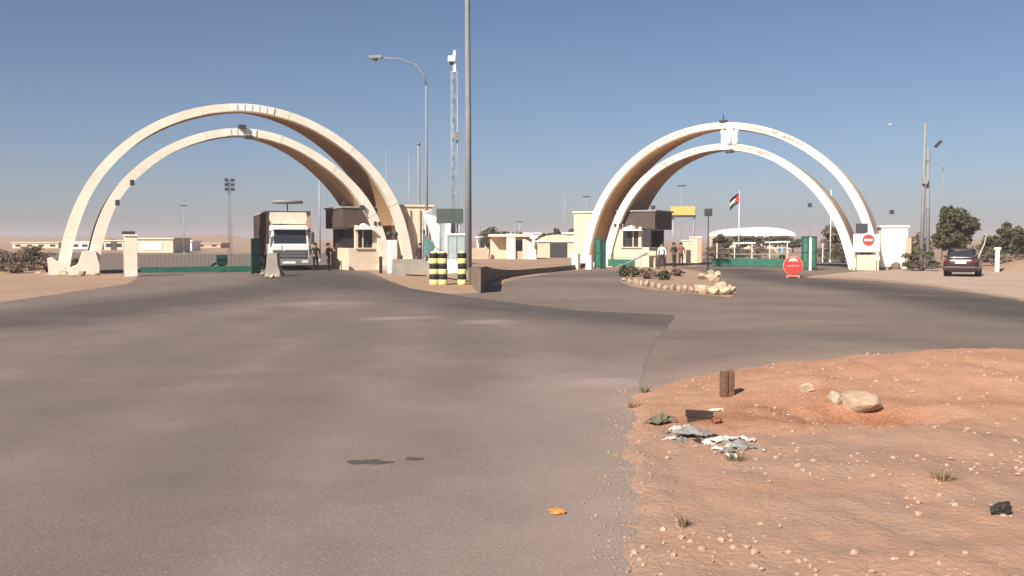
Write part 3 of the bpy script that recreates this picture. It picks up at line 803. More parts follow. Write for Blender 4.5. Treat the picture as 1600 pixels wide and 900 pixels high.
for x in (-1.1, .6):
    for yy in (.3, 2.5): MB().tube([(x, yy, 0), (x, yy, 3.2)], .04, 6).build('post', GALV, tp)
KG = mat('pale_kiosk_glass', (.34, .40, .40), .25, .15, 2, spec=.6)
kt = thing('glass_kiosk', 'small pale glazed kiosk under the dark green sign board', 'kiosk', GX(713, 53))
MB().bbox(-.45, .45, 0, .9, 0, .9, .02).build('lower_panel', WHITE, kt)
for x in (-.44, 0.01): MB().bbox(x, x+.42, .01, .04, .9, 2.2, .005).build('pane', KG, kt)
MB().bbox(-.44, -.40, .045, .86, .9, 2.2, .005).build('pane', KG, kt); MB().bbox(.40, .44, .045, .86, .9, 2.2, .005).build('pane', KG, kt)
MB().bbox(-.52, .52, -.06, .98, 2.2, 2.3, .02).build('roof', WHITE, kt)
for x in (-.47, .0, .47): MB().bbox(x-.025, x+.025, -.03, .006, .9, 2.2, .005).build('mullion', GALV, kt)
sg = thing('road_sign', 'large dark grey-green sign board on two posts above the kiosk', 'sign', GX(703, 55), .1)
x0, x1 = -.75, .75
MB().bbox(x0, x1, -.05, 0, HZ(349, 55), HZ(326, 55), .01).build('board', mat('faded_green_board', (.075, .095, .085), .6, .2, 2), sg)
for x in (-.55, .55): MB().tube([(x, .06, 0), (x, .06, HZ(327, 55))], .045, 8).build('post', GALV, sg)
for z in (HZ(345, 55), HZ(330, 55)): MB().bbox(x0, x1, .002, .04, z-.03, z+.03, .005).build('rail', GALV, sg)

def lattice(name, label, P, h, wd, top_extra=None, m=GALV, cat='mast', group=None):
    t = thing(name, label, cat, P, .3, group)
    c = [(wd/2*math.cos(a), wd/2*math.sin(a)) for a in (R(90), R(210), R(330))]
    for x, y in c: MB().tube([(x, y, 0), (x, y, h)], .032, 6).build('leg', m, t)
    mb = MB(); k = int(h/.55)
    for i in range(k):
        z0, z1 = h*i/k, h*(i+1)/k
        for j in range(3):
            a, b = c[j], c[(j+1) % 3]
            if i % 2: a, b = b, a
            mb.tube([(a[0], a[1], z0), (b[0], b[1], z1)], .014, 4, cap=False)
            mb.tube([(a[0], a[1], z1), (b[0], b[1], z1)], .012, 4, cap=False)
    mb.build('bracing', m, t)
    return t
PALE = mat('pale_grey_steel', (0.33, 0.35, 0.37), 0.5, 0.1, 2, metal=.2)
P = GX(710, 58); hm = HZ(112, 58)
t = lattice('camera_mast', 'slender pale lattice mast topped by a white camera behind the bollards', (P.x, 58, 0), hm, .42, m=PALE)
MB().lathe([(.14, 0), (.14, .05), (.10, .1), (.10, .9), (.12, .95), (.12, 1.0), (.05, 1.3)], (.05, 0, hm-.05), 12).build('camera_post', WHITE, t)
ch = MB().bbox(-.34, .06, -.2, .15, hm+.55, hm+.9, .07).build('camera_housing', WHITE, t)
MB().lathe([(.11, -.1), (.13, 0), (.1, .08)], (-.16, -.03, hm+.5), 12).build('camera_lens', DARKM, ch)
MB().bbox(-.06, .26, -.28, -.1, HZ(220, 58), HZ(206, 58), .04).build('junction_box', GREYP, t)
P = GX(732, 47)
t = thing('light_mast', 'tall thick grey light mast rising out of the picture behind the bollards', 'mast', (P.x, 47, 0))
MB().tube([(0, 0, 0), (0, 0, 8), (-.04, 0, 16), (-.06, 0, 24)], [.165, .14, .11, .085], 14).build('shaft', GREYP, t)
MB().lathe([(.34, 0), (.34, .06), (.22, .08), (.21, .45), (.19, .5)], (0, 0, 0), 14).build('base_flange', GREYP, t)
hd = MB().lathe([(.7, 23.9), (.8, 24.0), (.7, 24.15), (.12, 24.3)], (-.06, 0, 0), 16).build('lamp_ring', GALV, t)
for k in range(6):
    a = k*math.pi/3
    MB().bbox(-.06+.8*math.cos(a)-.18, -.06+.8*math.cos(a)+.18, .8*math.sin(a)-.15, .8*math.sin(a)+.15, 23.7, 23.88, .04).build('lamp', GALV, hd)

def street_lamp(label, px, D, pytop, side=-1, arm=2.6, r=.09, m=GREYP, rz=0, head=True, group='street lamps', droop=.0):
    P = GX(px, D); h = HZ(pytop, D)
    t = thing('street_lamp', label, 'street lamp', (P.x, D, 0), rz, group)
    MB().tube([(0, 0, 0), (0, 0, h*.5), (0, 0, h-arm*.55)], [r, r*.8, r*.55], 8).build('pole', m, t)
    MB().tube([(0, 0, h-arm*.55), (side*arm*.05, 0, h-arm*.34), (side*arm*.2, 0, h-arm*.15), (side*arm*.5, 0, h-arm*.03), (side*arm*.92, 0, h+droop)], [r*.55, r*.5, r*.45, r*.4, r*.4], 7).build('arm', m, t)
    x = side*arm
    hd = MB().bbox(min(x*.88, x*1.14), max(x*.88, x*1.14), -.16, .16, h-.07+droop, h+.13+droop, .06).build('lamp_head', m, t)
    MB().lathe([(.13, -.12), (.14, -.03), (.12, 0)], (x*1.02, 0, h-.07+droop), 10).build('lamp_bowl', GLASS, hd)
    return t
street_lamp('tall curved-arm street lamp reaching left between the gates', 667, 62, 90, -1, 3.1, .10, GREYP)

# thin poles and distant lamps
def pole(label, px, D, pytop, r=.05, m=GALV, head=None, name='pole', cat='pole', pbase=None):
    P = GX(px, D); h = HZ(pytop, D)
    t = thing(name, label, cat, (P.x, D, 0), 0, 'thin poles on the skyline')
    MB().tube([(0, 0, 0), (0, 0, h*.5), (0, 0, h)], [r, r*.85, r*.65], 7).build('shaft', m, t)
    MB().lathe([(r*2.2, 0), (r*2.2, .05), (r*1.3, .07), (r*1.2, .3)], (0, 0, 0), 8).build('foot', m, t)
    if head == 'cap': MB().lathe([(r*.8, h-.02), (r*1.2, h), (r*.4, h+.2)], (0, 0, 0), 7).build('cap', m, t)
    if head == 'lamp':
        MB().bbox(-.55, .55, -.15, .15, h, h+.14, .05).build('lamp', DARKM, t)
    if head == 'box': MB().bbox(-.22, .22, -.15, .15, h-.1, h+.35, .05).build('lamp', DARKM, t)
    if head == 'ring':
        MB().lathe([(.15, h), (1.1, h+.05), (1.15, h+.2), (.3, h+.3)], (0, 0, 0), 16).build('lamp_ring', DARKM, t)
    return t
pole('dark thick pole just left of the curved-arm street lamp', 655, 68, 226, .13, GREYP, 'cap')
pole('faint pale pole left of the dark thick pole', 640, 95, 240, .06, PALE, 'cap')
pole('faint pale pole above the right shoulder of the left arch', 604, 110, 236, .05, PALE, 'cap')
pole('thin grey pole rising behind the truck and booth', 500, 88, 267, .09, GALV, 'cap')
pole('thin pole with twin lamp seen faintly through the left arch', 288, 150, 322, .06, PALE, 'lamp')
pole('thin dark pole above the distant trees between the gates', 784, 140, 317, .09, GREYP, 'cap')
pole('short thin pole above the trees right of light mast', 750, 130, 342, .08, GREYP, 'cap')
pole('thin pole with small cross head over the distant buildings', 812, 170, 347, .08, PALE, 'lamp')
pole('very faint pale pole left of the right arch', 882, 150, 298, .06, PALE, 'cap')
pole('far lamp pole with flat head inside the right arch', 1064, 130, 291, .05, PALE, 'lamp')
pole('slim dark pole with box lamp right of the yellow canopy', 1106, 60, 335, .045, DGREEN, 'box')
pole('lamp pole with dark head right of the white hall', 1264, 120, 322, .08, GREYP, 'box')
pole('thin pale pole crossing the inner right arch leg', 1297, 80, 300, .05, WHITE, 'cap')
pole('faint dark pole rising from the white hut', 1392, 110, 333, .06, GREYP, 'box')
pole('faint pole with flat head far left of right arch', 916, 140, 308, .05, PALE, 'lamp')
# high mast behind the truck with a flat ring head
pole('distant high mast with flat dark lamp ring above the truck', 450, 112, 318, .12, GREYP, None)
P = GX(450, 112); h = HZ(318, 112)
hr = [o for o in bpy.data.objects if o.get('label') == 'distant high mast with flat dark lamp ring above the truck'][0]
MB().lathe([(.2, h-.05), (1.7, h), (1.8, h+.12), (1.75, h+.3), (.5, h+.42)], (0, 0, 0), 20).build('lamp_ring', GREYP, hr)
# floodlight mast inside the left arch
t = lattice('floodlight_mast', 'lattice floodlight mast seen through the left arch', (GX(360, 120).x, 120, 0), HZ(282, 120), .5, m=GREYP)
h = HZ(282, 120)
for i in range(3):
    for sx in (-.32, .38):
        MB().bbox(sx-.24, sx+.24, -.35, -.05, h-.15-i*.55, h+.22-i*.55, .04).build('floodlight', DARKM, t)

# twin concrete utility pole at right with lamp
t = thing('utility_pole', 'tall twin grey utility pole with a small lamp right of the gates', 'utility pole', GX(1443, 66), .1)
h = HZ(192, 66)
MB().tube([(-.16, 0, 0), (-.06, 0, h)], [.15, .09], 10).build('shaft', GREYP, t)
MB().tube([(.30, 0, 0), (.16, 0, h-1.6)], [.15, .09], 10).build('shaft', GREYP, t)
for z in (2.2, 4.0, 5.8, 7.2): MB().bbox(-.12, .26, -.11, .11, z, z+.1, .02).build('cross_tie', GREYP, t)
MB().bbox(-.3, .02, -.35, -.1, HZ(288, 66), HZ(278, 66), .04).build('meter_box', PALE, t)
MB().tube([(.18, 0, h-2.4), (.45, 0, h-1.9), (.75, 0, h-1.55)], .035, 6).build('lamp_arm', GREYP, t)
Ml = Matrix.Translation((.85, 0, h-1.4)) @ Matrix.Rotation(-.8, 4, 'Y')
MB().bbox(-.28, .28, -.12, .12, -.08, .08, .04, Ml).build('lamp_head', DARKM, t)
street_lamp('faint curved street lamp behind the twin utility pole', 1471, 92, 254, -1, 1.5, .07, GREYP)

# flag on a pole
t = thing('flagpole', 'white flagpole flying a red white and black flag behind the right gate', 'flagpole', GX(1154, 100))
h = HZ(300, 100)
MB().tube([(0, 0, 0), (0, 0, h)], [.06, .035], 8).build('pole', WHITE, t)
MB().lathe([(.02, h), (.07, h+.06), (.02, h+.13)], (0, 0, 0), 8).build('finial', WHITE, t)
stripes = [('black_stripe', mat('black_cloth', (.015, .013, .013), .9, .1)), ('white_stripe', mat('white_cloth', (.75, .75, .74), .9, .05)), ('green_stripe', mat('green_cloth', (.03, .07, .04), .9, .1))]
fl = None
for k, (nm, m_) in enumerate(stripes):
    V = []; F = []
    nu, nv = 14, 3
    for i in range(nu+1):
        for j in range(nv+1):
            u = i/nu; v = (k+j/nv)/3
            V.append((-.04 - .95*u, -.15*math.sin(7*u+v)*u, h-.05 - v*1.05 - .62*u - .18*u*u))
    for i in range(nu):
        for j in range(nv):
            a = i*(nv+1)+j; F.append([a, a+1, a+nv+2, a+nv+1])
    if fl is None: fl = MB().add(V, F, True).build('flag', m_, t); q = fl
    else: q = MB().add(V, F, True).build(nm, m_, fl)
    md = q.modifiers.new('thickness', 'SOLIDIFY'); md.thickness = .01
MB().prism([(-.035, h-.05), (-.035, h-1.1), (-.5, h-.9)], -.06, .02).build('red_triangle', RED, fl)

# ------------------------------------------------------------------ truck
def wheel(parent, x, y, r, wd, name='wheel'):
    o = MB().lathe([(r*.55, -wd/2), (r*.93, -wd/2), (r, -wd*.35), (r, wd*.35), (r*.93, wd/2), (r*.55, wd/2)], (x, y, r), 20, 'X').build(name, RUBBER, parent)
    MB().lathe([(r*.5, -wd/2-.01), (r*.54, -wd*.3), (r*.54, wd*.3), (r*.5, wd/2+.01)], (x, y, r), 14, 'X').build('rim', GALV, o)
    return o
tk = thing('truck', 'white flat-nosed truck with dark box trailer under the left arch', 'truck', GX(454, 62.3), R(19))
TW = mat('white_truck_paint', (0.78, 0.76, 0.72), 0.4, .06, 2, spec=.5)
# local: -y is forward, x across
cb = MB()
prof = [(0.0, .75), (0.0, 1.55), (.05, 1.62), (.28, 2.75), (.42, 2.88), (1.9, 2.95), (1.9, .75)]     # (y, z)
n_ = len(prof); wdt = 1.22
vs = []
for s_, k in ((-1, 0), (1, 0)):
    for (yy, zz) in prof: vs.append((s_*(wdt - (.10 if zz > 2.0 else 0)), yy, zz))
fs = [list(range(n_)), list(range(n_, 2*n_))] + [[i, (i+1) % n_, (i+1) % n_+n_, i+n_] for i in range(n_)]
bm = bmesh.new(); vv = [bm.verts.new(v) for v in vs]
for f in fs: bm.faces.new([vv[i] for i in f])
bmesh.ops.recalc_face_normals(bm, faces=bm.faces); bmesh.ops.bevel(bm, geom=list(bm.edges), offset=.07, segments=2, affect='EDGES')
bm.verts.index_update(); cb.add([v.co.copy() for v in bm.verts], [[v.index for v in f.verts] for f in bm.faces]); bm.free()
cab = cb.build('cab', TW, tk)
ws = MB(); a0, a1 = Vector((0, .085, 1.72)), Vector((0, .255, 2.62)); nrm = Vector((0, -1, .2)).normalized()*.03
ws.add([(-1.02, a0.y-.03, a0.z), (1.02, a0.y-.03, a0.z), (.98, a1.y-.03, a1.z), (-.98, a1.y-.03, a1.z), (-1.02, a0.y+.05, a0.z), (1.02, a0.y+.05, a0.z), (.98, a1.y+.05, a1.z), (-.98, a1.y+.05, a1.z)],
       [[0,1,2,3],[4,7,6,5],[0,4,5,1],[1,5,6,2],[2,6,7,3],[3,7,4,0]])
wso = ws.build('windscreen', GLASS, tk)
for sx in (-.5, .3):
    MB().tube([(sx, .05, 1.74), (sx+.5, .12, 2.05)], .015, 5).build('wiper', DARKM, wso)
MB().bbox(-1.12, 1.12, -.12, .24, 2.60, 2.78, .05).build('sun_visor', TW, tk)
MB().bbox(-1.14, -.5, -.045, .02, 1.30, 1.64, .05).build('front_panel', TW, tk)
MB().bbox(-.42, 1.16, -.055, .02, 1.30, 1.64, .05).build('front_panel', TW, tk)
gr_ = MB().bbox(-1.08, 1.08, -.03, .02, .78, 1.26, .02).build('grille', DARKM, tk)
for z in (.86, .96, 1.06, 1.16): MB().bbox(-1.0, 1.0, -.06, -.032, z, z+.035, .008).build('grille_slat', GREYP, gr_)
bp_ = MB().bbox(-1.24, 1.24, -.14, .1, .34, .76, .05).build('bumper', mat('grey_bumper', (.20, .19, .18), .6, .2), tk)
MB().bbox(-.5, .3, -.16, -.142, .46, .60, .004).build('number_plate', WHITE, bp_)
for sx in (-.9, .9): MB().bbox(sx-.2, sx+.2, -.17, -.142, .48, .68, .01).build('headlight', mat('lamp_lens', (.6, .6, .58), .2, .05, spec=.6), tk)
for sx in (-1, 1):
    MB().bbox(min(sx*1.30, sx*1.5), max(sx*1.30, sx*1.5), -.1, 0, 1.7, 2.45, .03).build('mirror', DARKM, tk)
    MB().tube([(sx*1.12, .3, 2.5), (sx*1.4, -.03, 2.5)], .02, 5).build('mirror_arm', DARKM, tk)
    MB().bbox(min(sx*1.13, sx*1.16), max(sx*1.13, sx*1.16), .5, 1.3, 1.75, 2.55, .01).build('side_window', GLASS, tk)
    MB().bbox(min(sx*1.22, sx*1.25), max(sx*1.22, sx*1.25), .35, 1.45, .85, 1.68, .01).build('door', TW, tk)
    wheel(tk, sx*1.03, .95, .5, .32)
    for yy in (4.6, 10.3, 11.5): wheel(tk, sx*1.0, yy, .5, .5)
MB().prism([(-1.05, 2.98), (1.05, 2.98), (1.16, 3.3), (1.1, 3.72), (-1.1, 3.72), (-1.16, 3.3)], .75, 1.55).build('wind_deflector', mat('cream_deflector', (.66, .58, .46), .6, .1), tk)
MB().bbox(-.45, .45, .3, 12.3, .55, .95, .02).build('chassis', DARKM, tk)
TR1 = mat('trailer_front_ochre', (.46, .30, .18), .8, .15, 1.2); TR2 = mat('dark_red_tarp', (.085, .05, .045), .85, .3, 1.2, .3, 5)
tb = MB().bbox(-1.26, 1.58, 2.3, 12.5, 1.05, 3.75, .04).build('trailer_box', TR1, tk)
MB().bbox(-1.31, -1.264, 2.35, 12.45, 1.1, 3.72, .015).build('side_tarp', TR2, tb)
for yy in [2.6+1.1*i for i in range(9)]: MB().bbox(-1.35, -1.313, yy, yy+.07, 1.1, 3.7, .01).build('tarp_post', TR2, tb)
MB().bbox(-1.28, 1.60, 2.28, 12.5, 3.752, 3.84, .02).build('roof_sheet', mat('trailer_roof', (.40, .36, .30), .8, .15), tb)

# ------------------------------------------------------------------ dark car at right, seen from behind
car = thing('parked_car', 'dark maroon hatchback parked on dirt right of the gates', 'car', GX(1501, 52), R(-28))
CP = mat('dark_maroon_paint', (0.035, 0.014, 0.014), 0.3, .15, 2, spec=.6)
# local: +y forward, rear at y=0
def loft(sec, m, name, parent, caps=True, smooth=True):
    n = len(sec[0]); vs = [p for s in sec for p in s]; fs = []
    for i in range(len(sec)-1):
        for k in range(n): fs.append([i*n+k, i*n+(k+1) % n, (i+1)*n+(k+1) % n, (i+1)*n+k])
    if caps: fs += [list(range(n))[::-1], [(len(sec)-1)*n+k for k in range(n)]]
    return MB().add(vs, fs, smooth).build(name, m, parent)
def ring(y, hw, z0, z1, sq=4.0, n=20, top=1.0):
    out = []
    for k in range(n):
        a = 2*math.pi*k/n; c_, s_ = math.cos(a), math.sin(a)
        x = hw*math.copysign(abs(c_)**(2/sq), c_); z = (z0+z1)/2 + (z1-z0)/2*math.copysign(abs(s_)**(2/sq), s_)
        f = 1 - (1-top)*max(0, (z-z0)/(z1-z0)-.5)*2
        out.append((x*f, y, z))
    return out
loft([ring(.0, .70, .42, .86), ring(.06, .82, .30, .98), ring(.35, .875, .24, 1.02), ring(1.2, .88, .22, 1.0), ring(2.8, .88, .22, .98), ring(3.5, .86, .24, .92), ring(4.05, .78, .28, .78), ring(4.2, .62, .34, .68)], CP, 'body', car)
cbn = loft([ring(.18, .74, .96, 1.02, 4, 20, .9), ring(.42, .74, .93, 1.30, 5, 20, .85), ring(.75, .73, .93, 1.43, 5, 20, .84), ring(1.6, .73, .93, 1.47, 5, 20, .84), ring(2.3, .73, .93, 1.42, 5, 20, .84), ring(3.05, .70, .93, .99, 4, 20, .9)], GLASS, 'cabin_glass', car)
loft([ring(.62, .60, 1.37, 1.435, 4), ring(.9, .62, 1.40, 1.47, 4), ring(1.6, .62, 1.42, 1.495, 4), ring(2.2, .60, 1.38, 1.455, 4)], CP, 'roof', car)
for sx in (-1, 1):
    MB().tube([(sx*.70, .2, 1.0), (sx*.655, .45, 1.28), (sx*.61, .75, 1.42)], .04, 6).build('rear_pillar', CP, car)
    MB().tube([(sx*.71, 1.75, 1.0), (sx*.62, 1.7, 1.45)], .03, 6).build('door_pillar', CP, car)
    MB().bbox(min(sx*.52, sx*.80), max(sx*.52, sx*.80), -.03, .1, .74, .92, .03).build('tail_light', mat('tail_light_red', (.10, .008, .007), .25, .1, spec=.6), car)
    mr = MB().bbox(min(sx*.86, sx*1.03), max(sx*.86, sx*1.03), 2.35, 2.5, .98, 1.12, .03).build('door_mirror', CP, car)
    for yy in (.75, 3.4): wheel(car, sx*.76, yy, .31, .2)
MB().bbox(-.86, .86, -.07, .25, .32, .56, .07).build('rear_bumper', CP, car)
MB().bbox(-.27, .27, -.05, -.005, .70, .82, .01).build('number_plate', WHITE, car)
MB().bbox(-.5, .5, -.02, .05, .90, .93, .008).build('boot_trim', GALV, car)
MB().bbox(-.55, .55, -.02, .2, .24, .32, .02).build('rear_valance', BLACK, car)

# ------------------------------------------------------------------ signs
t = thing('no_entry_board', 'white board with red round no-entry sign between the right arch legs', 'sign', GX(1353, 62.8), -TL*.6)
MB().bbox(-.80, .80, -.06, 0, HZ(394, 62.8), HZ(366, 62.8), .02).build('board', WHITE, t)
zz = HZ(375, 62.8)
dk = MB().lathe([(.36, -.09), (.36, -.062)], (.12, 0, zz), 24, 'Y', False).build('red_disc', RED, t)
MB().box(-.12, .36, -.105, -.092, zz-.07, zz+.07).build('white_bar', WHITE, dk)
for x in (-.72, .72): MB().bbox(x-.06, x+.06, .002, .1, 0, HZ(367, 62.8), .01).build('leg', WALLC, t)
MB().bbox(-.55, .62, .12, .8, 0, 1.0, .03).build('low_wall', WALLC, t)
MB().bbox(-.35, .35, .15, .8, 1.0, 1.25, .02).build('slot_window', GLASS, t)
MB().bbox(-.6, .1, .2, .7, HZ(364, 62.8), HZ(349, 62.8), .03).build('lamp_box', DARKM, t)
t = thing('stop_sign', 'red round stop sign on a low stand at the roadside before right gate', 'sign', G(1239, 434), -.25)
MB().lathe([(.44, -.02), (.46, 0), (.44, .02)], (0, 0, .62), 26, 'Y', False).build('disc', RED, t)
PR = mat('pale_red_paint', (.70, .22, .18), .6, .1)
MB().lathe([(.47, 0.022), (.5, .03), (.5, .045), (.47, .05)], (0, 0, .62), 26, 'Y', False).build('rim', PR, t)
MB().prism([(-.24, .86), (.24, .86), (.1, 1.02), (-.1, 1.02)], -.035, -.021).build('white_mark', WHITE, t)
MB().bbox(-.3, .3, -.034, -.021, .58, .66, .004).build('white_mark', PR, t)
MB().tube([(0, .06, 0), (0, .06, 1.0)], .03, 8).build('post', GREYP, t)
for sx in (-1, 1): MB().bbox(sx*.28-.05, sx*.28+.05, -.2, .25, 0, .06, .01).build('foot', PR, t)
MB().bbox(-.33, .33, .02, .1, .06, .12, .01).build('crossbar', PR, t)

# yellow canopy behind the right booth
t = thing('yellow_canopy', 'yellow roofed canopy on thin posts behind the right booth', 'canopy', GX(1067, 96), -.2)
za, zb = HZ(338, 96), HZ(323, 96)
yr = MB().bbox(-1.2, 1.2, -1, 1.5, za, zb, .05).build('canopy_roof', mat('yellow_sheet', (.52, .40, .13), .6, .12), t)
MB().bbox(-1.23, 1.23, -1.03, -.98, za-.12, za+.1, .01).build('fascia', DARKM, yr)
for x in (-1.0, 1.05):
    for yy in (-.8, 1.3): MB().tube([(x, yy, 0), (x, yy, za)], .05, 7).build('post', GALV, t)

# cream wall block with stepped parapet right of the booth
t = thing('boundary_wall', 'cream block wall with stepped top right of the right booth', 'wall', GX(1080, 84), -.15)
MB().prism([(-.85, 0), (.85, 0), (.85, 2.15), (-.2, 2.15), (-.2, 1.85), (-.85, 1.85)], 0, .35).build('wall_panel', WALLC, t)
MB().bbox(-.9, -.1, -.06, .41, 1.852, 1.95, .02).build('coping', CREAM, t); MB().bbox(-.18, .92, -.06, .41, 2.152, 2.25, .02).build('coping', CREAM, t)
MB().bbox(-.45, -.05, -.03, -.002, .0, 1.1, .01).build('doorway', BROWN, t)
MB().bbox(.5, .88, -.12, -.002, 0, 2.15, .02).build('buttress', PINKW, t)

# ------------------------------------------------------------------ planted stone-edged island before the right gate
pi = sheet('planted_island', [g(968, 440), g(985, 448), g(1020, 454), g(1070, 458), g(1140, 466), g(1152, 458), g(1130, 448), g(1118, 436), g(1100, 426), (11.6, 66), (9.4, 67), g(985, 424)], M_DIRT, .02, 1.0, kind='structure')
kerb = [(975, 440), (984, 443), (993, 445), (1002, 447), (1011, 449), (1021, 450), (1031, 452), (1041, 454), (1051, 455), (1061, 456), (1071, 457), (1081, 458), (1122, 441), (1112, 437), (1140, 456)]
for (px, py) in kerb:
    o = MB().stone((0, 0, .13), .13, .11, .17, 20).build('kerb_stone', STONE, loc=G(px, py)); o.rotation_euler = (random.uniform(-.15, .15), random.uniform(-.15, .15), random.uniform(-.6, .6))
    o.scale = (random.uniform(.8, 1.15), 1, random.uniform(.75, 1.1))
    tag(o, 'upright pale kerb stone in the row edging the planted island', 'stone', 'kerb stones of the planted island')
heap = [(1092, 458, .0, .33), (1103, 460, 0, .36), (1116, 462, 0, .34), (1131, 461, 0, .38), (1141, 460, 0, .30), (1098, 455, .38, .28), (1112, 457, .40, .3), (1126, 455, .1, .3), (1110, 455, .62, .2), (1121, 454, .55, .2)]
for (px, py, z, s) in heap:
    p = G(px, py); o = MB().stone((0, 0, s*.5), s*.95, s*.75, s*.58).build('stone', CSTONE, loc=(p.x, p.y, z)); 
    tag(o, 'cream rough stone in the heap at near tip of the planted island', 'stone', 'heap of cream stones')

# ------------------------------------------------------------------ vegetation
def leaves(n, rx, ry, rz, c, size, clumps=40, seed=1, flat=0.0, lean=0.0, bottom=-1):
    rnd = random.Random(seed); cl = []
    while len(cl) < clumps:
        p = Vector((rnd.uniform(-1, 1), rnd.uniform(-1, 1), rnd.uniform(bottom, 1)))
        if p.length > 1 or p.length < .35 + .2*rnd.random(): continue
        k = 0.80 + 0.28*noise.noise(p*1.9 + Vector((seed*3.1, 0, 0)))
        cl.append((p*k, rnd.uniform(.14, .32)))
    V = []; F = []
    for i in range(n):
        p, r = cl[rnd.randrange(clumps)]
        d = Vector((rnd.gauss(0, 1), rnd.gauss(0, 1), rnd.gauss(0, 1))).normalized() * (rnd.random()**.45) * r
        q = p + d; q = Vector((q.x*rx, q.y*ry, q.z*rz)) + Vector(c)
        a = Vector((rnd.gauss(0, 1), rnd.gauss(0, 1), rnd.gauss(0, .7))).normalized(); b = a.orthogonal().normalized()
        b = Matrix.Rotation(rnd.random()*6.28, 3, a) @ b
        s = size*rnd.uniform(.6, 1.4); o = len(V)
        V += [q-a*s, q+b*s*.45, q+a*s, q-b*s*.45]; F.append([o, o+1, o+2, o+3])
    return MB().add(V, F)
def tree(label, P, h, rx, rz, m=LEAF, n=4500, seed=1, trunk=.16, cz=None, size=.16, group='trees'):
    t = thing('tree', label, 'tree', P, 0, group)
    cz = cz or h - rz
    tr_ = MB().tube([(0, 0, -.05), (.05, .02, h*.2), (-.04, .04, h*.4), (.03, 0, h*.72)], [trunk, trunk*.8, trunk*.6, trunk*.2], 8)
    rnd = random.Random(seed)
    for k in range(6):
        a = k*1.05 + rnd.random(); z = h*(.25+.07*k)
        tr_.tube([(0, 0, z), (rx*.35*math.cos(a), rx*.35*math.sin(a), z+rz*.35), (rx*.7*math.cos(a), rx*.7*math.sin(a), z+rz*.6)], [trunk*.4, trunk*.25, trunk*.08], 6)
    tr_.build('trunk', BARK, t)
    leaves(n, rx, rx, rz, (0, 0, cz), size, 46, seed).build('crown', m, t)
    return t
def bush(label, P, rx, rz, m=LEAF2, n=900, seed=1, size=.10, group='bushes', ry=None):
    t = thing('bush', label, 'bush', P, 0, group)
    st = MB(); rnd = random.Random(seed)
    for k in range(9):
        a = rnd.random()*6.28; r = rx*rnd.uniform(.3, .8)
        st.tube([(0.05*math.cos(a), .05*math.sin(a), -.03), (r*.5*math.cos(a), r*.5*math.sin(a), rz*.7), (r*math.cos(a), r*math.sin(a), rz*1.3)], [.03, .02, .006], 5)
    st.build('stems', BARK, t)
    leaves(n, rx, ry or rx, rz, (0, 0, rz*.85), size, 26, seed, bottom=-.7).build('foliage', m, t)
    return t
P = GX(1490, 82); tree('large round dark green tree behind the parked car', (P.x, 82, 0), HZ(315, 82), 2.05, 2.15, LEAF, 9500, 3, .2, 2.9, .17)
tree('dark green tree at the far right edge', (GX(1583, 80).x, 80, 0), HZ(349, 80), 1.7, 1.65, LEAF, 5200, 5, .15, 1.75, .15)
tree('lower olive tree left of the tree at right edge', (GX(1552, 88).x, 88, 0), HZ(363, 88), 1.3, 1.2, LEAF2, 2500, 6, .13, 1.4)
tree('small brownish tree beside the twin utility pole', (GX(1437, 80).x, 80, 0), HZ(362, 80), 1.1, 1.1, DRY, 2000, 8, .12, 1.5)
tree('round brown leafless-looking tree behind the right arch leg', (GX(1305, 105).x, 105, 0), HZ(347, 105), 1.6, 1.6, DRY, 3200, 9, .15, 2.2)
for i, (px, D, py, rx, lab) in enumerate(((765, 150, 354, 2.0, 'dark green tree above the cream pavilion, leftmost'), (785, 155, 358, 1.8, 'second dark green tree above the cream pavilion'), (805, 150, 360, 2.0, 'third dark green tree behind the cream pavilion'), (852, 135, 360, 1.1, 'dark tree left of the domed building'), (868, 138, 356, 1.1, 'dark tree above the domed building'), (893, 120, 356, 1.3, 'dark tree just left of the right arch'))):
    h = HZ(py, D); tree(lab, (GX(px, D).x, D, 0), h, rx, h*.4, LEAF, 1800, 20+i, .14, h*.58, .22)
for i, (px, D, py, rx, lab) in enumerate(((1128, 95, 362, 1.0, 'tall green bush right of the slim dark pole'), (1160, 150, 366, 2.0, 'green tree before the left of the white hall'), (1185, 152, 367, 2.1, 'green tree before the middle of the white hall'), (1218, 150, 365, 2.1, 'green tree before the right of the white hall'), (1238, 148, 370, 1.6, 'low green tree at right end of the white hall'))):
    h = HZ(py, D); tree(lab, (GX(px, D).x, D, 0), h, rx, h*.36, LEAF, 1700, 40+i, .12, h*.62, .2)
for i, (px, py, rx, rz, m_, lab) in enumerate(((975, 436, .35, .42, LEAF2, 'grey green bush at left tip of the planted island'), (990, 433, .5, .35, LEAF2, 'low bush on the planted island beside the first bush'), (1012, 436, .6, .3, DRY, 'dry brown scrub in the middle of the planted island'), (1036, 438, .45, .28, LEAF2, 'small bush near the row of kerb stones'), (1058, 432, .4, .25, DRY, 'low dry tuft at the rear of the planted island'))):
    bush(lab, G(px, py), rx, rz, m_, 800, 60+i, .07)
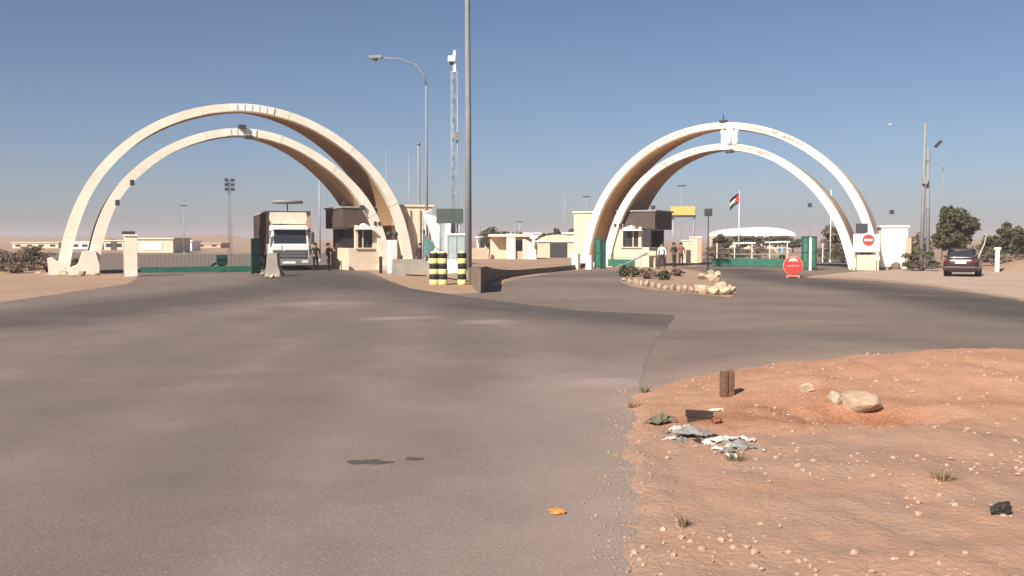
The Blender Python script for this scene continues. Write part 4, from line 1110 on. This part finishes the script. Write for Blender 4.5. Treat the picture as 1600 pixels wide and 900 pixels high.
for i, (px, D, rx, rz, m_, lab) in enumerate(((1440, 62, 1.5, .75, LEAF2, 'wide scrubby bush between white hut and parked car'), (1120, 92, 1.4, .9, DRY, 'brown hedge bush behind the slim dark pole'), (1150, 98, 1.7, .85, LEAF2, 'olive hedge bush below the white hall, leftmost'), (1185, 100, 1.7, .8, DRY, 'brown hedge bush below the white hall, middle'), (1290, 88, 1.6, 1.0, DRY, 'brown hedge bush behind green leaves of the right gate'), (1318, 84, 1.2, .9, LEAF2, 'olive hedge bush against inner right arch leg'), (1555, 75, 1.6, .6, LEAF2, 'scrub on the earth bank at right'), (1590, 72, 1.4, .55, DRY, 'dry scrub at the right picture edge'),
        (10, 62, 1.5, .6, DRY, 'dry brown scrub at the left picture edge'), (35, 66, 1.6, .75, DRY, 'dry scrub second from the left picture edge'), (58, 64, 1.3, .7, LEAF2, 'olive scrub left of the left arch foot'), (75, 60, 1.0, .5, DRY, 'dry scrub touching the left arch foot'), (25, 58, 1.2, .35, DRY, 'flat dry tuft before the scrub at left'), (-15, 70, 2.0, .9, DRY, 'tall dry thicket cut by the left picture edge'), (48, 74, 1.8, .85, DRY, 'dry thicket behind the olive scrub at left'), (120, 66, .8, .45, DRY, 'dry scrub between the two left arch feet'), (850, 112, 2.0, .9, DRY, 'brown scrub beside the cream pavilion'), (1540, 95, 2.2, .9, DRY, 'dry thicket behind the earth bank'), (1425, 70, 1.0, .7, DRY, 'dry bush at the right side of white hut'))):
    bush(lab, GX(px, D), rx, rz, m_, 1500, 80+i, .10)
# a leaning pale branch beside the car, thin white post
o = MB().tube([(0, 0, 0), (.15, 0, .9), (.5, 0, 1.7), (.65, 0, 2.4)], [.07, .06, .04, .015], 7).tube([(.2, 0, 1.0), (-.1, 0, 1.6)], [.04, .015], 6).build('dead_branch', mat('bleached_wood', (.45, .38, .28), .9, .15), loc=GX(1524, 58))
tag(o, 'pale bare dead branch standing right of the parked car', 'branch')
o = MB().bbox(-.1, .1, -.1, .1, 0, 1.35, .03).bbox(-.16, .16, -.13, .13, 1.35, 1.5, .03).build('marker_post', WHITE, loc=GX(1558, 60)); tag(o, 'short white marker post before the scrub at right', 'post')

# ------------------------------------------------------------------ far buildings
def building(name, label, px0, px1, pytop, D, m, dp=6, win=0, roof=None, cat='building', rz=0, door=False):
    a, b = GX(px0, D), GX(px1, D); wd = (b-a).length; h = HZ(pytop, D)
    t = thing(name, label, cat, ((a.x+b.x)/2, D, 0), rz)
    MB().bbox(-wd/2, wd/2, 0, dp, 0, h, .05).build('wall', m, t)
    MB().bbox(-wd/2-.2, wd/2+.2, -.2, dp+.2, h, h+.25, .04).build('roof', roof or m, t)
    for i in range(win):
        x = -wd/2 + wd*(i+.5)/win; q = min(.6, wd/win*.3)
        f = MB().bbox(x-q, x+q, -.06, -.002, h*.35, h*.75, .01).build('window_frame', DARKM, t)
        MB().bbox(x-q+.08, x+q-.08, -.075, -.062, h*.37, h*.73, .004).build('pane', GLASS, f)
    if door: MB().bbox(-.6, .6, -.05, -.002, 0, 2.1, .01).build('door', BROWN, t)
    return t
building('low_house', 'long pale low house far behind the left picture edge', 20, 92, 380, 230, WALLC, 8, 4)
building('low_house', 'white low house between the feet of the left arch', 98, 140, 379, 210, WHITE, 8, 3)
building('low_house', 'pale house with dark door left of the cream pillar', 163, 194, 377, 190, WALLC, 8, 2, door=True)
t = building('customs_house', 'cream flat-roofed building with faded wall sign behind the low gate', 214, 271, 374, 150, WALLC, 8, 0)
MB().bbox(-1.9, 1.1, -.08, -.003, .45, 1.5, .02).build('wall_sign', WHITE, t)
building('white_shed', 'small white shed far beyond the low green gate', 284, 300, 378, 175, WHITE, 5, 1)
building('low_house', 'tan low house beyond the floodlight mast', 305, 345, 381, 240, PINKW, 8, 2)
# cream pavilion
t = thing('pavilion', 'cream pavilion with open porch and sloping wing between the gates', 'building', GX(800, 100), .05)
h = HZ(366, 100)
MB().bbox(-2.1, 1.9, 1.2, 5, 0, h-.25, .05).build('wall', WALLC, t)
MB().bbox(-.55, .35, -.1, .5, 0, h+.05, .04).build('pillar', CREAM, t)
MB().bbox(1.1, 1.4, -.1, .3, 0, h-.5, .04).build('pillar', CREAM, t)
MB().bbox(-2.3, 2.1, -.2, 5.2, h-.25, h, .04).build('roof', CREAM, t)
MB().bbox(.35, 1.1, 1.13, 1.198, .9, 1.9, .01).build('window', GLASS, t)
MB().prism([(1.4, 0), (2.5, 0), (2.35, 1.0), (1.9, 1.75), (1.4, 2.0)], 0, .3).build('wing_wall', CREAM, t)
MB().bbox(.4, 1.1, .2, .9, 0, .8, .03).build('parapet', PINKW, t)
MB().bbox(-4.2, -2.4, .3, .55, 0, 1.1, .03).build('low_wall', PINKW, t)
building('long_house', 'long white house under the trees between the gates', 795, 846, 366, 165, WHITE, 8, 4)
building('long_house', 'white house seen left of the cream pavilion', 745, 775, 372, 150, WHITE, 8, 2)
t = thing('domed_house', 'pale house with rounded gable and dark garage between the gates', 'building', GX(872, 108), 0)
mb = MB(); pts = [(-2.2, 0), (2.2, 0), (2.2, 1.7)] + [(2.2*math.cos(a), 1.7+.85*math.sin(a)) for a in [R(15*k) for k in range(1, 12)]] + [(-2.2, 1.7)]
mb.prism(pts, 0, 6).build('wall', WALLC, t)
MB().bbox(-.9, 1.0, -.05, -.002, 0, 1.6, .02).build('garage_door', DARKM, t)
MB().bbox(-2.5, 2.5, -.15, -.002, 1.72, 1.9, .02).build('cornice', CREAM, t)
building('white_house', 'small white house touching the left of the right arch', 884, 902, 366, 118, WHITE, 6, 1)
# white hall with shallow curved roof
t = thing('white_hall', 'wide hall with shallow curved white roof seen through the right arch', 'building', GX(1185, 215), 0)
wd = (1240-1130)/FPX*215/2; hz = HZ(355, 215); he = HZ(367, 215)
prof = [(-wd*1.0, he-.25)] + [(wd*1.0*math.sin(R(90)*k/10), he + (hz-he)*math.cos(R(90)*k/10)) for k in range(-10, 11)] + [(wd*1.0, he-.25)]
MB().prism(prof, -1, 16).build('curved_roof', WHITE, t)
MB().bbox(-wd, wd, 0, 15, 0, he-.3, .05).build('wall', WALLC, t)
MB().bbox(-1.8, 1.8, -1.3, -1.05, he-.9, he-.3, .02).build('fascia_board', WHITE, t)
for i in range(7):
    x = -wd*.85 + wd*1.7*i/6; f = MB().bbox(x-.7, x+.7, -.06, -.002, .8, he-1.0, .01).build('window', GLASS, t)
# shade shelter with slanted struts
t = thing('shade_shelter', 'row of slanted struts carrying small white shade roofs behind the right gate', 'shelter', GX(1190, 112), 0)
for i, x in enumerate((-2.6, -1.3, 0, 1.3, 2.6)):
    MB().tube([(x+.7, 0, 0), (x-.1, 0, 1.5)], .07, 6).build('strut', CREAM, t)
    if i in (0, 1, 3, 4): MB().bbox(x-.75, x+.45, -.6, .9, 1.5+.04*i, 1.66+.04*i, .03).build('shade_roof', WHITE, t)
# a fence of posts behind right gate
t = thing('boundary_fence', 'thin wire fence with pale posts behind the right gate', 'fence', GX(1120, 86), -.1)
Lf = 12
for i in range(9): MB().bbox(Lf*i/8-.04, Lf*i/8+.04, -.04, .04, 0, 1.7, .01).build('post', CREAM, t)
for z in (.4, .8, 1.2, 1.6): MB().tube([(0, -.045, z), (Lf, -.045, z)], .01, 4).build('wire', GALV, t)

# ------------------------------------------------------------------ people
def person(label, P, face, shirt, trousers, pose=0, hat=None):
    """one continuous body grown by a skin modifier along a posed skeleton"""
    J = {}; E = []
    def j(n, p, r): J[n] = (Vector(p), r)
    st = .14 if pose != 1 else .22
    j('pelvis', (0, 0, .95), .145); j('waist', (0, 0, 1.10), .135); j('chest', (0, -.01, 1.32), .165); j('neck', (0, 0, 1.49), .062)
    j('head', (0, -.02, 1.60), .10); j('crown', (0, -.01, 1.70), .085)
    for s, k in ((-1, 'l'), (1, 'r')):
        f = (st if pose == 1 else .03)*s
        j('hip'+k, (.10*s, 0, .90), .10); j('knee'+k, (.12*s, -.03+f, .50), .065); j('ank'+k, (.13*s, .02+f*1.5, .09), .045); j('toe'+k, (.15*s, -.14+f*1.5, .04), .04)
        j('sho'+k, (.19*s, 0, 1.42), .07)
        if pose == 2 and s > 0: j('elb'+k, (.30*s, -.10, 1.20), .048); j('wri'+k, (.22*s, -.32, 1.28), .033)
        elif pose == 3: j('elb'+k, (.30*s, .06, 1.18), .048); j('wri'+k, (.17*s, -.10, 1.02), .033)
        else: j('elb'+k, (.27*s, .03+.05*f, 1.14), .048); j('wri'+k, (.27*s, -.06-.3*f, .90), .033)
        d = (J['wri'+k][0]-J['elb'+k][0]).normalized(); j('han'+k, J['wri'+k][0]+d*.09, .036)
        E += [('pelvis', 'hip'+k), ('hip'+k, 'knee'+k), ('knee'+k, 'ank'+k), ('ank'+k, 'toe'+k), ('chest', 'sho'+k), ('sho'+k, 'elb'+k), ('elb'+k, 'wri'+k), ('wri'+k, 'han'+k)]
    E += [('pelvis', 'waist'), ('waist', 'chest'), ('chest', 'neck'), ('neck', 'head'), ('head', 'crown')]
    names = list(J); me = bpy.data.meshes.new('person'); me.from_pydata([J[n][0] for n in names], [(names.index(a), names.index(b)) for a, b in E], [])
    o = bpy.data.objects.new('tmp', me); C.objects.link(o)
    m = o.modifiers.new('skin', 'SKIN'); m.use_smooth_shade = True
    for i, n in enumerate(names):
        me.skin_vertices[0].data[i].radius = (J[n][1], J[n][1]*(.72 if n in ('chest', 'waist', 'pelvis') else 1))
        me.skin_vertices[0].data[i].use_root = (n == 'pelvis')
    o.modifiers.new('sub', 'SUBSURF').levels = 2; o.modifiers['sub'].render_levels = 2
    dg = bpy.context.evaluated_depsgraph_get(); em_ = bpy.data.meshes.new_from_object(o.evaluated_get(dg))
    bpy.data.objects.remove(o)
    bm = bmesh.new(); bm.from_mesh(em_)
    for s, k in ((-1, 'l'), (1, 'r')):            # fingers and thumb rooted in the palm
        h = J['han'+k][0]; d = (h-J['wri'+k][0]).normalized(); sd = d.cross(Vector((1, 0, 0))).normalized()
        for q in range(5):
            L = (.05, .075, .082, .076, .06)[q]; off = sd*((q-2)*.017)
            a = h + off - d*.02*(2 if q == 0 else 0); b = a + d*L*.55 + (sd*-.03 if q == 0 else Vector()); c_ = b + (d*.7 + Vector((-s*.5, 0, 0)))*L*.5
            mb = MB().tube([a, b, c_], [.011, .010, .007], 5); base = [bm.verts.new(v) for v in mb.v]
            for f in mb.f: bm.faces.new([base[i] for i in f])
    nv = [bm.verts.new(v) for v in ((-.016, -.115, 1.60), (.016, -.115, 1.60), (0, -.145, 1.595), (0, -.115, 1.645))]   # nose
    for f in ((0, 1, 2), (1, 3, 2), (3, 0, 2)): bm.faces.new([nv[i] for i in f])
    for s in (-1, 1):                                                                                        # ears
        mb = MB().bbox(s*.10-.012, s*.10+.012, -.02, .02, 1.585, 1.65, .008); base = [bm.verts.new(v) for v in mb.v]
        for f in mb.f: bm.faces.new([base[i] for i in f])
    bm.to_mesh(em_); bm.free()
    for m_ in (shirt, trousers, SKIN, BLACK): em_.materials.append(m_)
    def near(p):
        best = (9, None)
        for a, b in E:
            A, B = J[a][0], J[b][0]; t = max(0, min(1, (p-A).dot(B-A)/(B-A).length_squared)); d = (p-A-(B-A)*t).length - .5*(J[a][1]*(1-t)+J[b][1]*t)
            if d < best[0]: best = (d, (a, b, t))
        return best[1]
    for pl in em_.polygons:
        a, b, t = near(pl.center); k = 0
        if b.startswith(('knee', 'hip')) or (b.startswith('ank')) or a == 'pelvis' and pl.center.z < .99: k = 1
        if b.startswith('toe') or (b.startswith('ank') and t > .92): k = 3
        if b in ('head', 'crown') or a == 'head' or b.startswith('han') or (b.startswith('wri') and t > .8) or pl.center.z > 1.5: k = 2
        pl.material_index = k
    r = bpy.data.objects.new('person', em_); C.objects.link(r); r.location = P; r.rotation_euler.z = face
    tag(r, label, 'person', 'people at the gates')
    hb = MB(); 
    prof = [(.112, 1.645), (.118, 1.69), (.10, 1.745), (.055, 1.785)]
    hb.lathe(prof, (0, .012, 0), 14)
    hb.bbox(-.095, .095, .03, .115, 1.56, 1.70, .03)
    hb.build('hair' if not hat else 'cap', hat or HAIR, r)
    return r
def cloth(n, c): return mat(n, c, .9, .12, 6)
person('person in dark clothes standing by the truck cab door', GX(493, 61), .5, cloth('charcoal_cloth', (.03, .028, .03)), cloth('black_cloth2', (.018, .018, .02)), 3)
person('person in dark clothes leaning towards the left booth', GX(513, 61.5), 1.3, cloth('dark_brown_cloth', (.05, .035, .03)), cloth('black_cloth2', (0, 0, 0)), 2)
person('person in dark red brown clothes before the cream gatehouse', GX(657, 60), .3, cloth('dark_maroon_cloth', (.06, .025, .022)), cloth('dark_grey_cloth', (.04, .038, .04)), 0)
person('person in white shirt walking before the right booth', GX(1034, 66), -.4, cloth('white_shirt', (.72, .70, .68)), cloth('dark_grey_cloth', (0, 0, 0)), 1)
person('person in olive clothes standing right of the white-shirted one', GX(1053, 69), .6, cloth('olive_cloth', (.055, .06, .04)), cloth('olive_trousers', (.05, .052, .035)), 3)
person('person in reddish shirt by the cream block wall', GX(1064, 72), .2, cloth('brick_red_cloth', (.25, .10, .07)), cloth('dark_grey_cloth', (0, 0, 0)), 0)
person('person in pale blue shirt standing left of the red sign', GX(1222, 70), -.2, cloth('pale_blue_shirt', (.28, .34, .42)), cloth('black_cloth2', (0, 0, 0)), 3)
# desk and barrier by the right booth
o = MB().bbox(-.55, .55, -.3, .3, .85, 1.2, .08).bbox(-.5, -.42, -.2, .2, 0, .85, .01).bbox(.42, .5, -.2, .2, 0, .85, .01).build('cream_counter', WALLC, loc=GX(1012, 68)); tag(o, 'cream counter standing before the right booth', 'counter')
o = MB().tube([(-.9, 0, .2), (.9, 0, 1.1)], .05, 8).bbox(-.95, -.75, -.12, .12, 0, .4, .02).build('barrier_arm', GREYP, loc=GX(990, 64)); tag(o, 'slanting grey barrier arm beside the right booth', 'barrier')

# ------------------------------------------------------------------ foreground bits
def onsoil(px, py):
    d = ray(px, py); k = 4.0
    while k < 40:
        x, y, z = d.x*k, d.y*k, CAMZ+d.z*k
        if z <= max(hsoil(x, y), .016): break
        k += .01
    return Vector((x, y, max(hsoil(x, y), .016)))
RUST = mat('rusty_metal', (.16, .085, .055), .9, .35, 20, .4)
p = onsoil(1136, 619)
t = thing('post_stump', 'short rusty metal post stump standing in the red soil', 'post', p, .2)
MB().bbox(-.075, -.01, -.05, .05, -.1, .29, .012).build('stump_plate', RUST, t); MB().bbox(.005, .075, -.045, .05, -.1, .30, .012).build('stump_plate', RUST, t); MB().bbox(-.012, .006, -.03, .04, -.1, .26, .004).build('stump_core', DARKM, t)
p = onsoil(1340, 632); o = MB().stone((0, 0, .02), .27, .2, .13, 34).build('boulder', mat('warm_rock', (.40, .29, .205), .95, .22, 5, .5, 14), loc=p); tag(o, 'large flat pale rock on the red soil mound', 'rock')
p = onsoil(1305, 628); o = MB().stone((0, 0, .04), .12, .1, .1).build('boulder', STONE, loc=p); tag(o, 'smaller pale rock left of the large flat rock', 'rock')
p = onsoil(1262, 612); o = MB().stone((0, 0, .03), .10, .08, .09).build('boulder', STONE, loc=p); tag(o, 'pale rock at upper left of the large flat rock', 'rock')
PLAS = mat('white_plastic_litter', (.55, .51, .47), .5, .08, 10); GPL = mat('grey_litter', (.22, .21, .19), .7, .3, 10); WOODD = mat('dark_charred_wood', (.045, .03, .025), .9, .3, 10)
def crumple(c, s, seed, n=13, flat=.42):
    V = []; F = []; o = Vector((seed*1.7, seed*.9, 2))
    for i in range(n):
        for k in range(n):
            u, v = (i/(n-1)-.5)*2, (k/(n-1)-.5)*2; q = Vector((u, v, 0)); e = max(0, 1-(u*u+v*v)*.5)
            w_ = noise.noise(q*1.6+o)*.5; z = flat*s*(.15 + e*(.75+1.1*noise.noise(q*1.9+o)+.6*noise.noise(q*4.5+o)))
            V.append((s*(u+w_+.15*noise.noise(q*3+o)), s*.8*(v+noise.noise(q*1.7-o)*.5), max(-.01, z)))
    for i in range(n-1):
        for k in range(n-1):
            a = i*n+k; F.append([a, a+1, a+n+1, a+n])
    return MB().add([Vector(v)+Vector(c) for v in V], F, False)
p = onsoil(1565, 802); o = MB().rock((0, 0, .03), .07, .045, .045, .35, sub=3).build('dark_lump', mat('charcoal_plastic', (.04, .038, .036), .6, .3, 20), loc=p); tag(o, 'small black lump lying on dirt at lower right', 'lump')
lit = [(1056, 672, .075, PLAS, 'white crumpled plastic scrap at left end of the litter'), (1048, 686, .06, PLAS, 'long white plastic strip below the left scrap'), (1106, 694, .07, PLAS, 'bright white plastic piece in the middle of the litter'), (1128, 690, .11, PLAS, 'large pale crumpled bag right of the middle of litter'), (1140, 698, .06, PLAS, 'small white scrap touching the large pale bag'), (1118, 642, .06, PLAS, 'white scrap at right end of the dark plank'), (1165, 687, .045, PLAS, 'white scrap second from right in the litter'), (1176, 689, .045, PLAS, 'rightmost white scrap of the litter'), (1144, 713, .05, PLAS, 'pale scrap at the lower edge of the litter'),
       (1082, 680, .15, GPL, 'large grey crumpled sheet under the white scraps'), (1155, 700, .13, GPL, 'grey crumpled sheet at right of the litter'), (1030, 660, .14, mat('olive_litter', (.17, .15, .10), .9, .25, 10), 'olive dirty cloth left of the white scraps'), (1098, 676, .055, BLACK, 'black scrap between the grey sheet and white pieces'),
       (1066, 690, .07, GPL, 'small grey scrap below the large grey sheet'), (1074, 668, .05, PLAS, 'pale scrap above the large grey sheet'), (1112, 684, .06, WOODD, 'dark scrap right of the black scrap'), (1092, 690, .05, WOODD, 'dark scrap left of the bright white piece'), (1136, 706, .06, GPL, 'grey scrap under the large pale bag'), (1122, 702, .045, PLAS, 'white scrap below the bright middle piece'), (1152, 690, .05, WOODD, 'dark scrap between bag and right-hand white scraps'), (1040, 676, .05, GPL, 'grey scrap at the far left of the litter'), (1186, 702, .06, GPL, 'grey scrap at the far right of the litter')]
for i, (px, py, s, m_, lab) in enumerate(lit):
    p = onsoil(px, py); o = crumple((0, 0, 0), s, 100+i).build('litter_scrap', m_, loc=p); md = o.modifiers.new('thickness', 'SOLIDIFY'); md.thickness = .006
    o.rotation_euler.z = random.random()*3; o.scale = (1.15, .8, 1.0)
    tag(o, lab, 'litter', 'litter by the road edge')
p = onsoil(1092, 655); o = MB().bbox(-.14, .14, -.035, .035, .02, .09, .01).bbox(-.12, .1, -.06, .02, -.03, .018, .006).build('plank', WOODD, loc=p); o.rotation_euler = (0, .05, -.1); tag(o, 'short dark charred plank lying above the litter', 'plank')
p = onsoil(1120, 662); o = MB().rock((0, 0, .03), .06, .05, .05, .3).build('brick_piece', mat('brick_red', (.22, .09, .05), .9, .2, 12), loc=p); tag(o, 'dark red brick lump below the plank end', 'brick')
p = G(871, 806); o = MB().rock((0, 0, .016), .064, .042, .018, .22, sub=3).build('orange_scrap', mat('orange_peel', (.62, .24, .07), .7, .2, 14, .3), loc=(p.x, p.y, .017)); tag(o, 'small orange lump lying on the asphalt', 'litter')
for i, (px, py, rx, lab) in enumerate(((1008, 612, .10, 'dry green weed tuft at the asphalt corner'), (1150, 720, .12, 'yellowish weed right of the litter'), (990, 636, .12, 'low weed at road edge left of the litter'), (1470, 748, .14, 'dry weed on the dirt below the red mound'), (1068, 822, .07, 'small dry weed near the asphalt edge low in picture'))):
    p = onsoil(px, py); t = thing('weed', lab, 'weed', p, 0, 'weeds on the dirt')
    mb = MB(); rnd = random.Random(300+i)
    for k in range(46):
        a = rnd.random()*6.28; r = rx*rnd.uniform(.3, 1); b = Vector((math.cos(a)*r*.5, math.sin(a)*r*.5, -.01)); e = Vector((math.cos(a)*r*1.2, math.sin(a)*r*1.2, rnd.uniform(.03, .11)))
        sd = Vector((-math.sin(a), math.cos(a), 0))*.006; mb.add([b-sd, b+sd, e], [[0, 1, 2]])
    mb.build('blades', LEAF2 if i < 2 else mat('straw', (.24, .17, .105), .9, .2), t)
# gravel and clods on the soil and along the asphalt edge
def gravel(name, label, pts, m):
    proto = []
    for k in range(8):
        bm = bmesh.new(); bmesh.ops.create_icosphere(bm, subdivisions=1, radius=1); o = Vector((k*7.1, 3, 1))
        for v in bm.verts: v.co = v.co*(1+.5*noise.noise(v.co*1.4+o))
        bm.verts.index_update(); proto.append(([v.co.copy() for v in bm.verts], [[v.index for v in f.verts] for f in bm.faces])); bm.free()
    mb = MB()
    for (x, y, z, s) in pts:
        v, f = random.choice(proto); a = random.random()*6.28; ca, sa = math.cos(a), math.sin(a); q = random.uniform(.4, .8)
        mb.add([(x+(p.x*ca-p.y*sa)*s, y+(p.x*sa+p.y*ca)*s, z+p.z*s*q) for p in v], f)
    o = mb.build(name, m); tag(o, label, 'gravel', kind='stuff'); return o
rnd = random.Random(5)
def soilpts(n, s0, s1):
    out = []
    while len(out) < n:
        D = 4.5 + 13*rnd.random()**1.3; x = rnd.uniform(.05*D, .62*D+1.5)
        z = hsoil(x, D)
        if z < .025: continue
        dd = segd(x, D, g(1200, 740), g(1600, 770))
        if fbm(x, D, 1.1, 13) + .35*sm(dd, .1, .8) + rnd.uniform(-.25, .25) < .12: continue
        s = s0 + (s1-s0)*rnd.random()**3.5; out.append((x, D, z+s*.15, s))
    return out
gravel('gravel', 'tan pebbles and clods scattered over the red soil', soilpts(2200, .005, .03), mat('clod', (.38, .23, .15), .95, 0, 9, col2=(.48, .33, .24)))
gravel('pale_gravel', 'pale stones scattered over the red soil', soilpts(150, .006, .035), mat('pale_pebble', (.50, .38, .29), .95, .2, 9))
ep = []
for _ in range(1100):
    t_ = rnd.random(); y = 4.5+8.5*t_; x = .122*y + rnd.gauss(-.02, .16); ep.append((x, y, max(.018, hsoil(x, y)), .005+.014*rnd.random()**3))
gravel('edge_gravel', 'small crumbs of asphalt and grit along the road edge', ep, mat('grit', (.32, .22, .155), .95, .3, 12))
fp = []
for _ in range(700):
    D = rnd.uniform(36, 62); x = rnd.choice((rnd.uniform(-32, -19), rnd.uniform(17, 34))); fp.append((x, D, 0.0, .015+.07*rnd.random()**5))
gravel('verge_stones', 'stones scattered on the dirt verges before the gates', fp, mat('verge_stone', (.34, .235, .165), .95, .2, 5))
# rubble round the left arch foot
for (px, py, s) in ((88, 424, .3), (98, 430, .35), (112, 432, .3), (126, 431, .36), (72, 420, .25), (150, 431, .22), (60, 428, .2)):
    p = G(px, py); o = MB().stone((0, 0, s*.35), s*1.1, s*.8, s*.55).build('rubble_stone', CSTONE, loc=p); tag(o, 'whitish rubble stone at the foot of the left arch', 'stone', 'rubble at the left arch foot')
p = G(1400, 420); o = MB().rock((0, 0, .2), .35, .3, .25, .25).build('dark_rock', DCONC, loc=p); tag(o, 'dark rock at the foot of the white hut', 'rock')
# white bird in the sky
t = thing('bird', 'small white bird gliding in the sky right of the right gate', 'bird', W(1389, 195, 90), .4)
MB().lathe([(.01, -.22), (.05, -.15), (.075, 0), (.06, .12), (.035, .2), (.01, .28)], (0, 0, 0), 10, 'Y').build('body', WHITE, t)
for s in (-1, 1): MB().add([(0, -.06, .02), (0, .1, .02), (s*.28, .06, .12), (s*.28, -.08, .12), (s*.55, -.06, .06), (0, -.06, .05), (0, .1, .05), (s*.28, .06, .14), (s*.28, -.08, .14)],
    [[0, 1, 2, 3], [3, 2, 4], [5, 8, 7, 6], [8, 4, 7], [0, 3, 8, 5], [1, 6, 7, 2], [2, 7, 4], [3, 4, 8]]).build('wing', WHITE, t)

# ------------------------------------------------------------------ dusty air
hm_ = bpy.data.materials.new('dusty_air'); hm_.use_nodes = True
hn = hm_.node_tree.nodes; hn.remove(hn['Principled BSDF'])
pv = hn.new('ShaderNodeVolumePrincipled'); pv.inputs['Color'].default_value = (.90, .78, .80, 1); pv.inputs['Density'].default_value = 0.0006; pv.inputs['Anisotropy'].default_value = 0.0
hm_.node_tree.links.new(pv.outputs[0], hn['Material Output'].inputs['Volume'])
hz_ = MB().box(-1510, 1510, -310, 3510, -1.5, 27).build('haze', hm_); tag(hz_, 'thin dusty haze filling the air over the crossing', 'haze', kind='stuff')
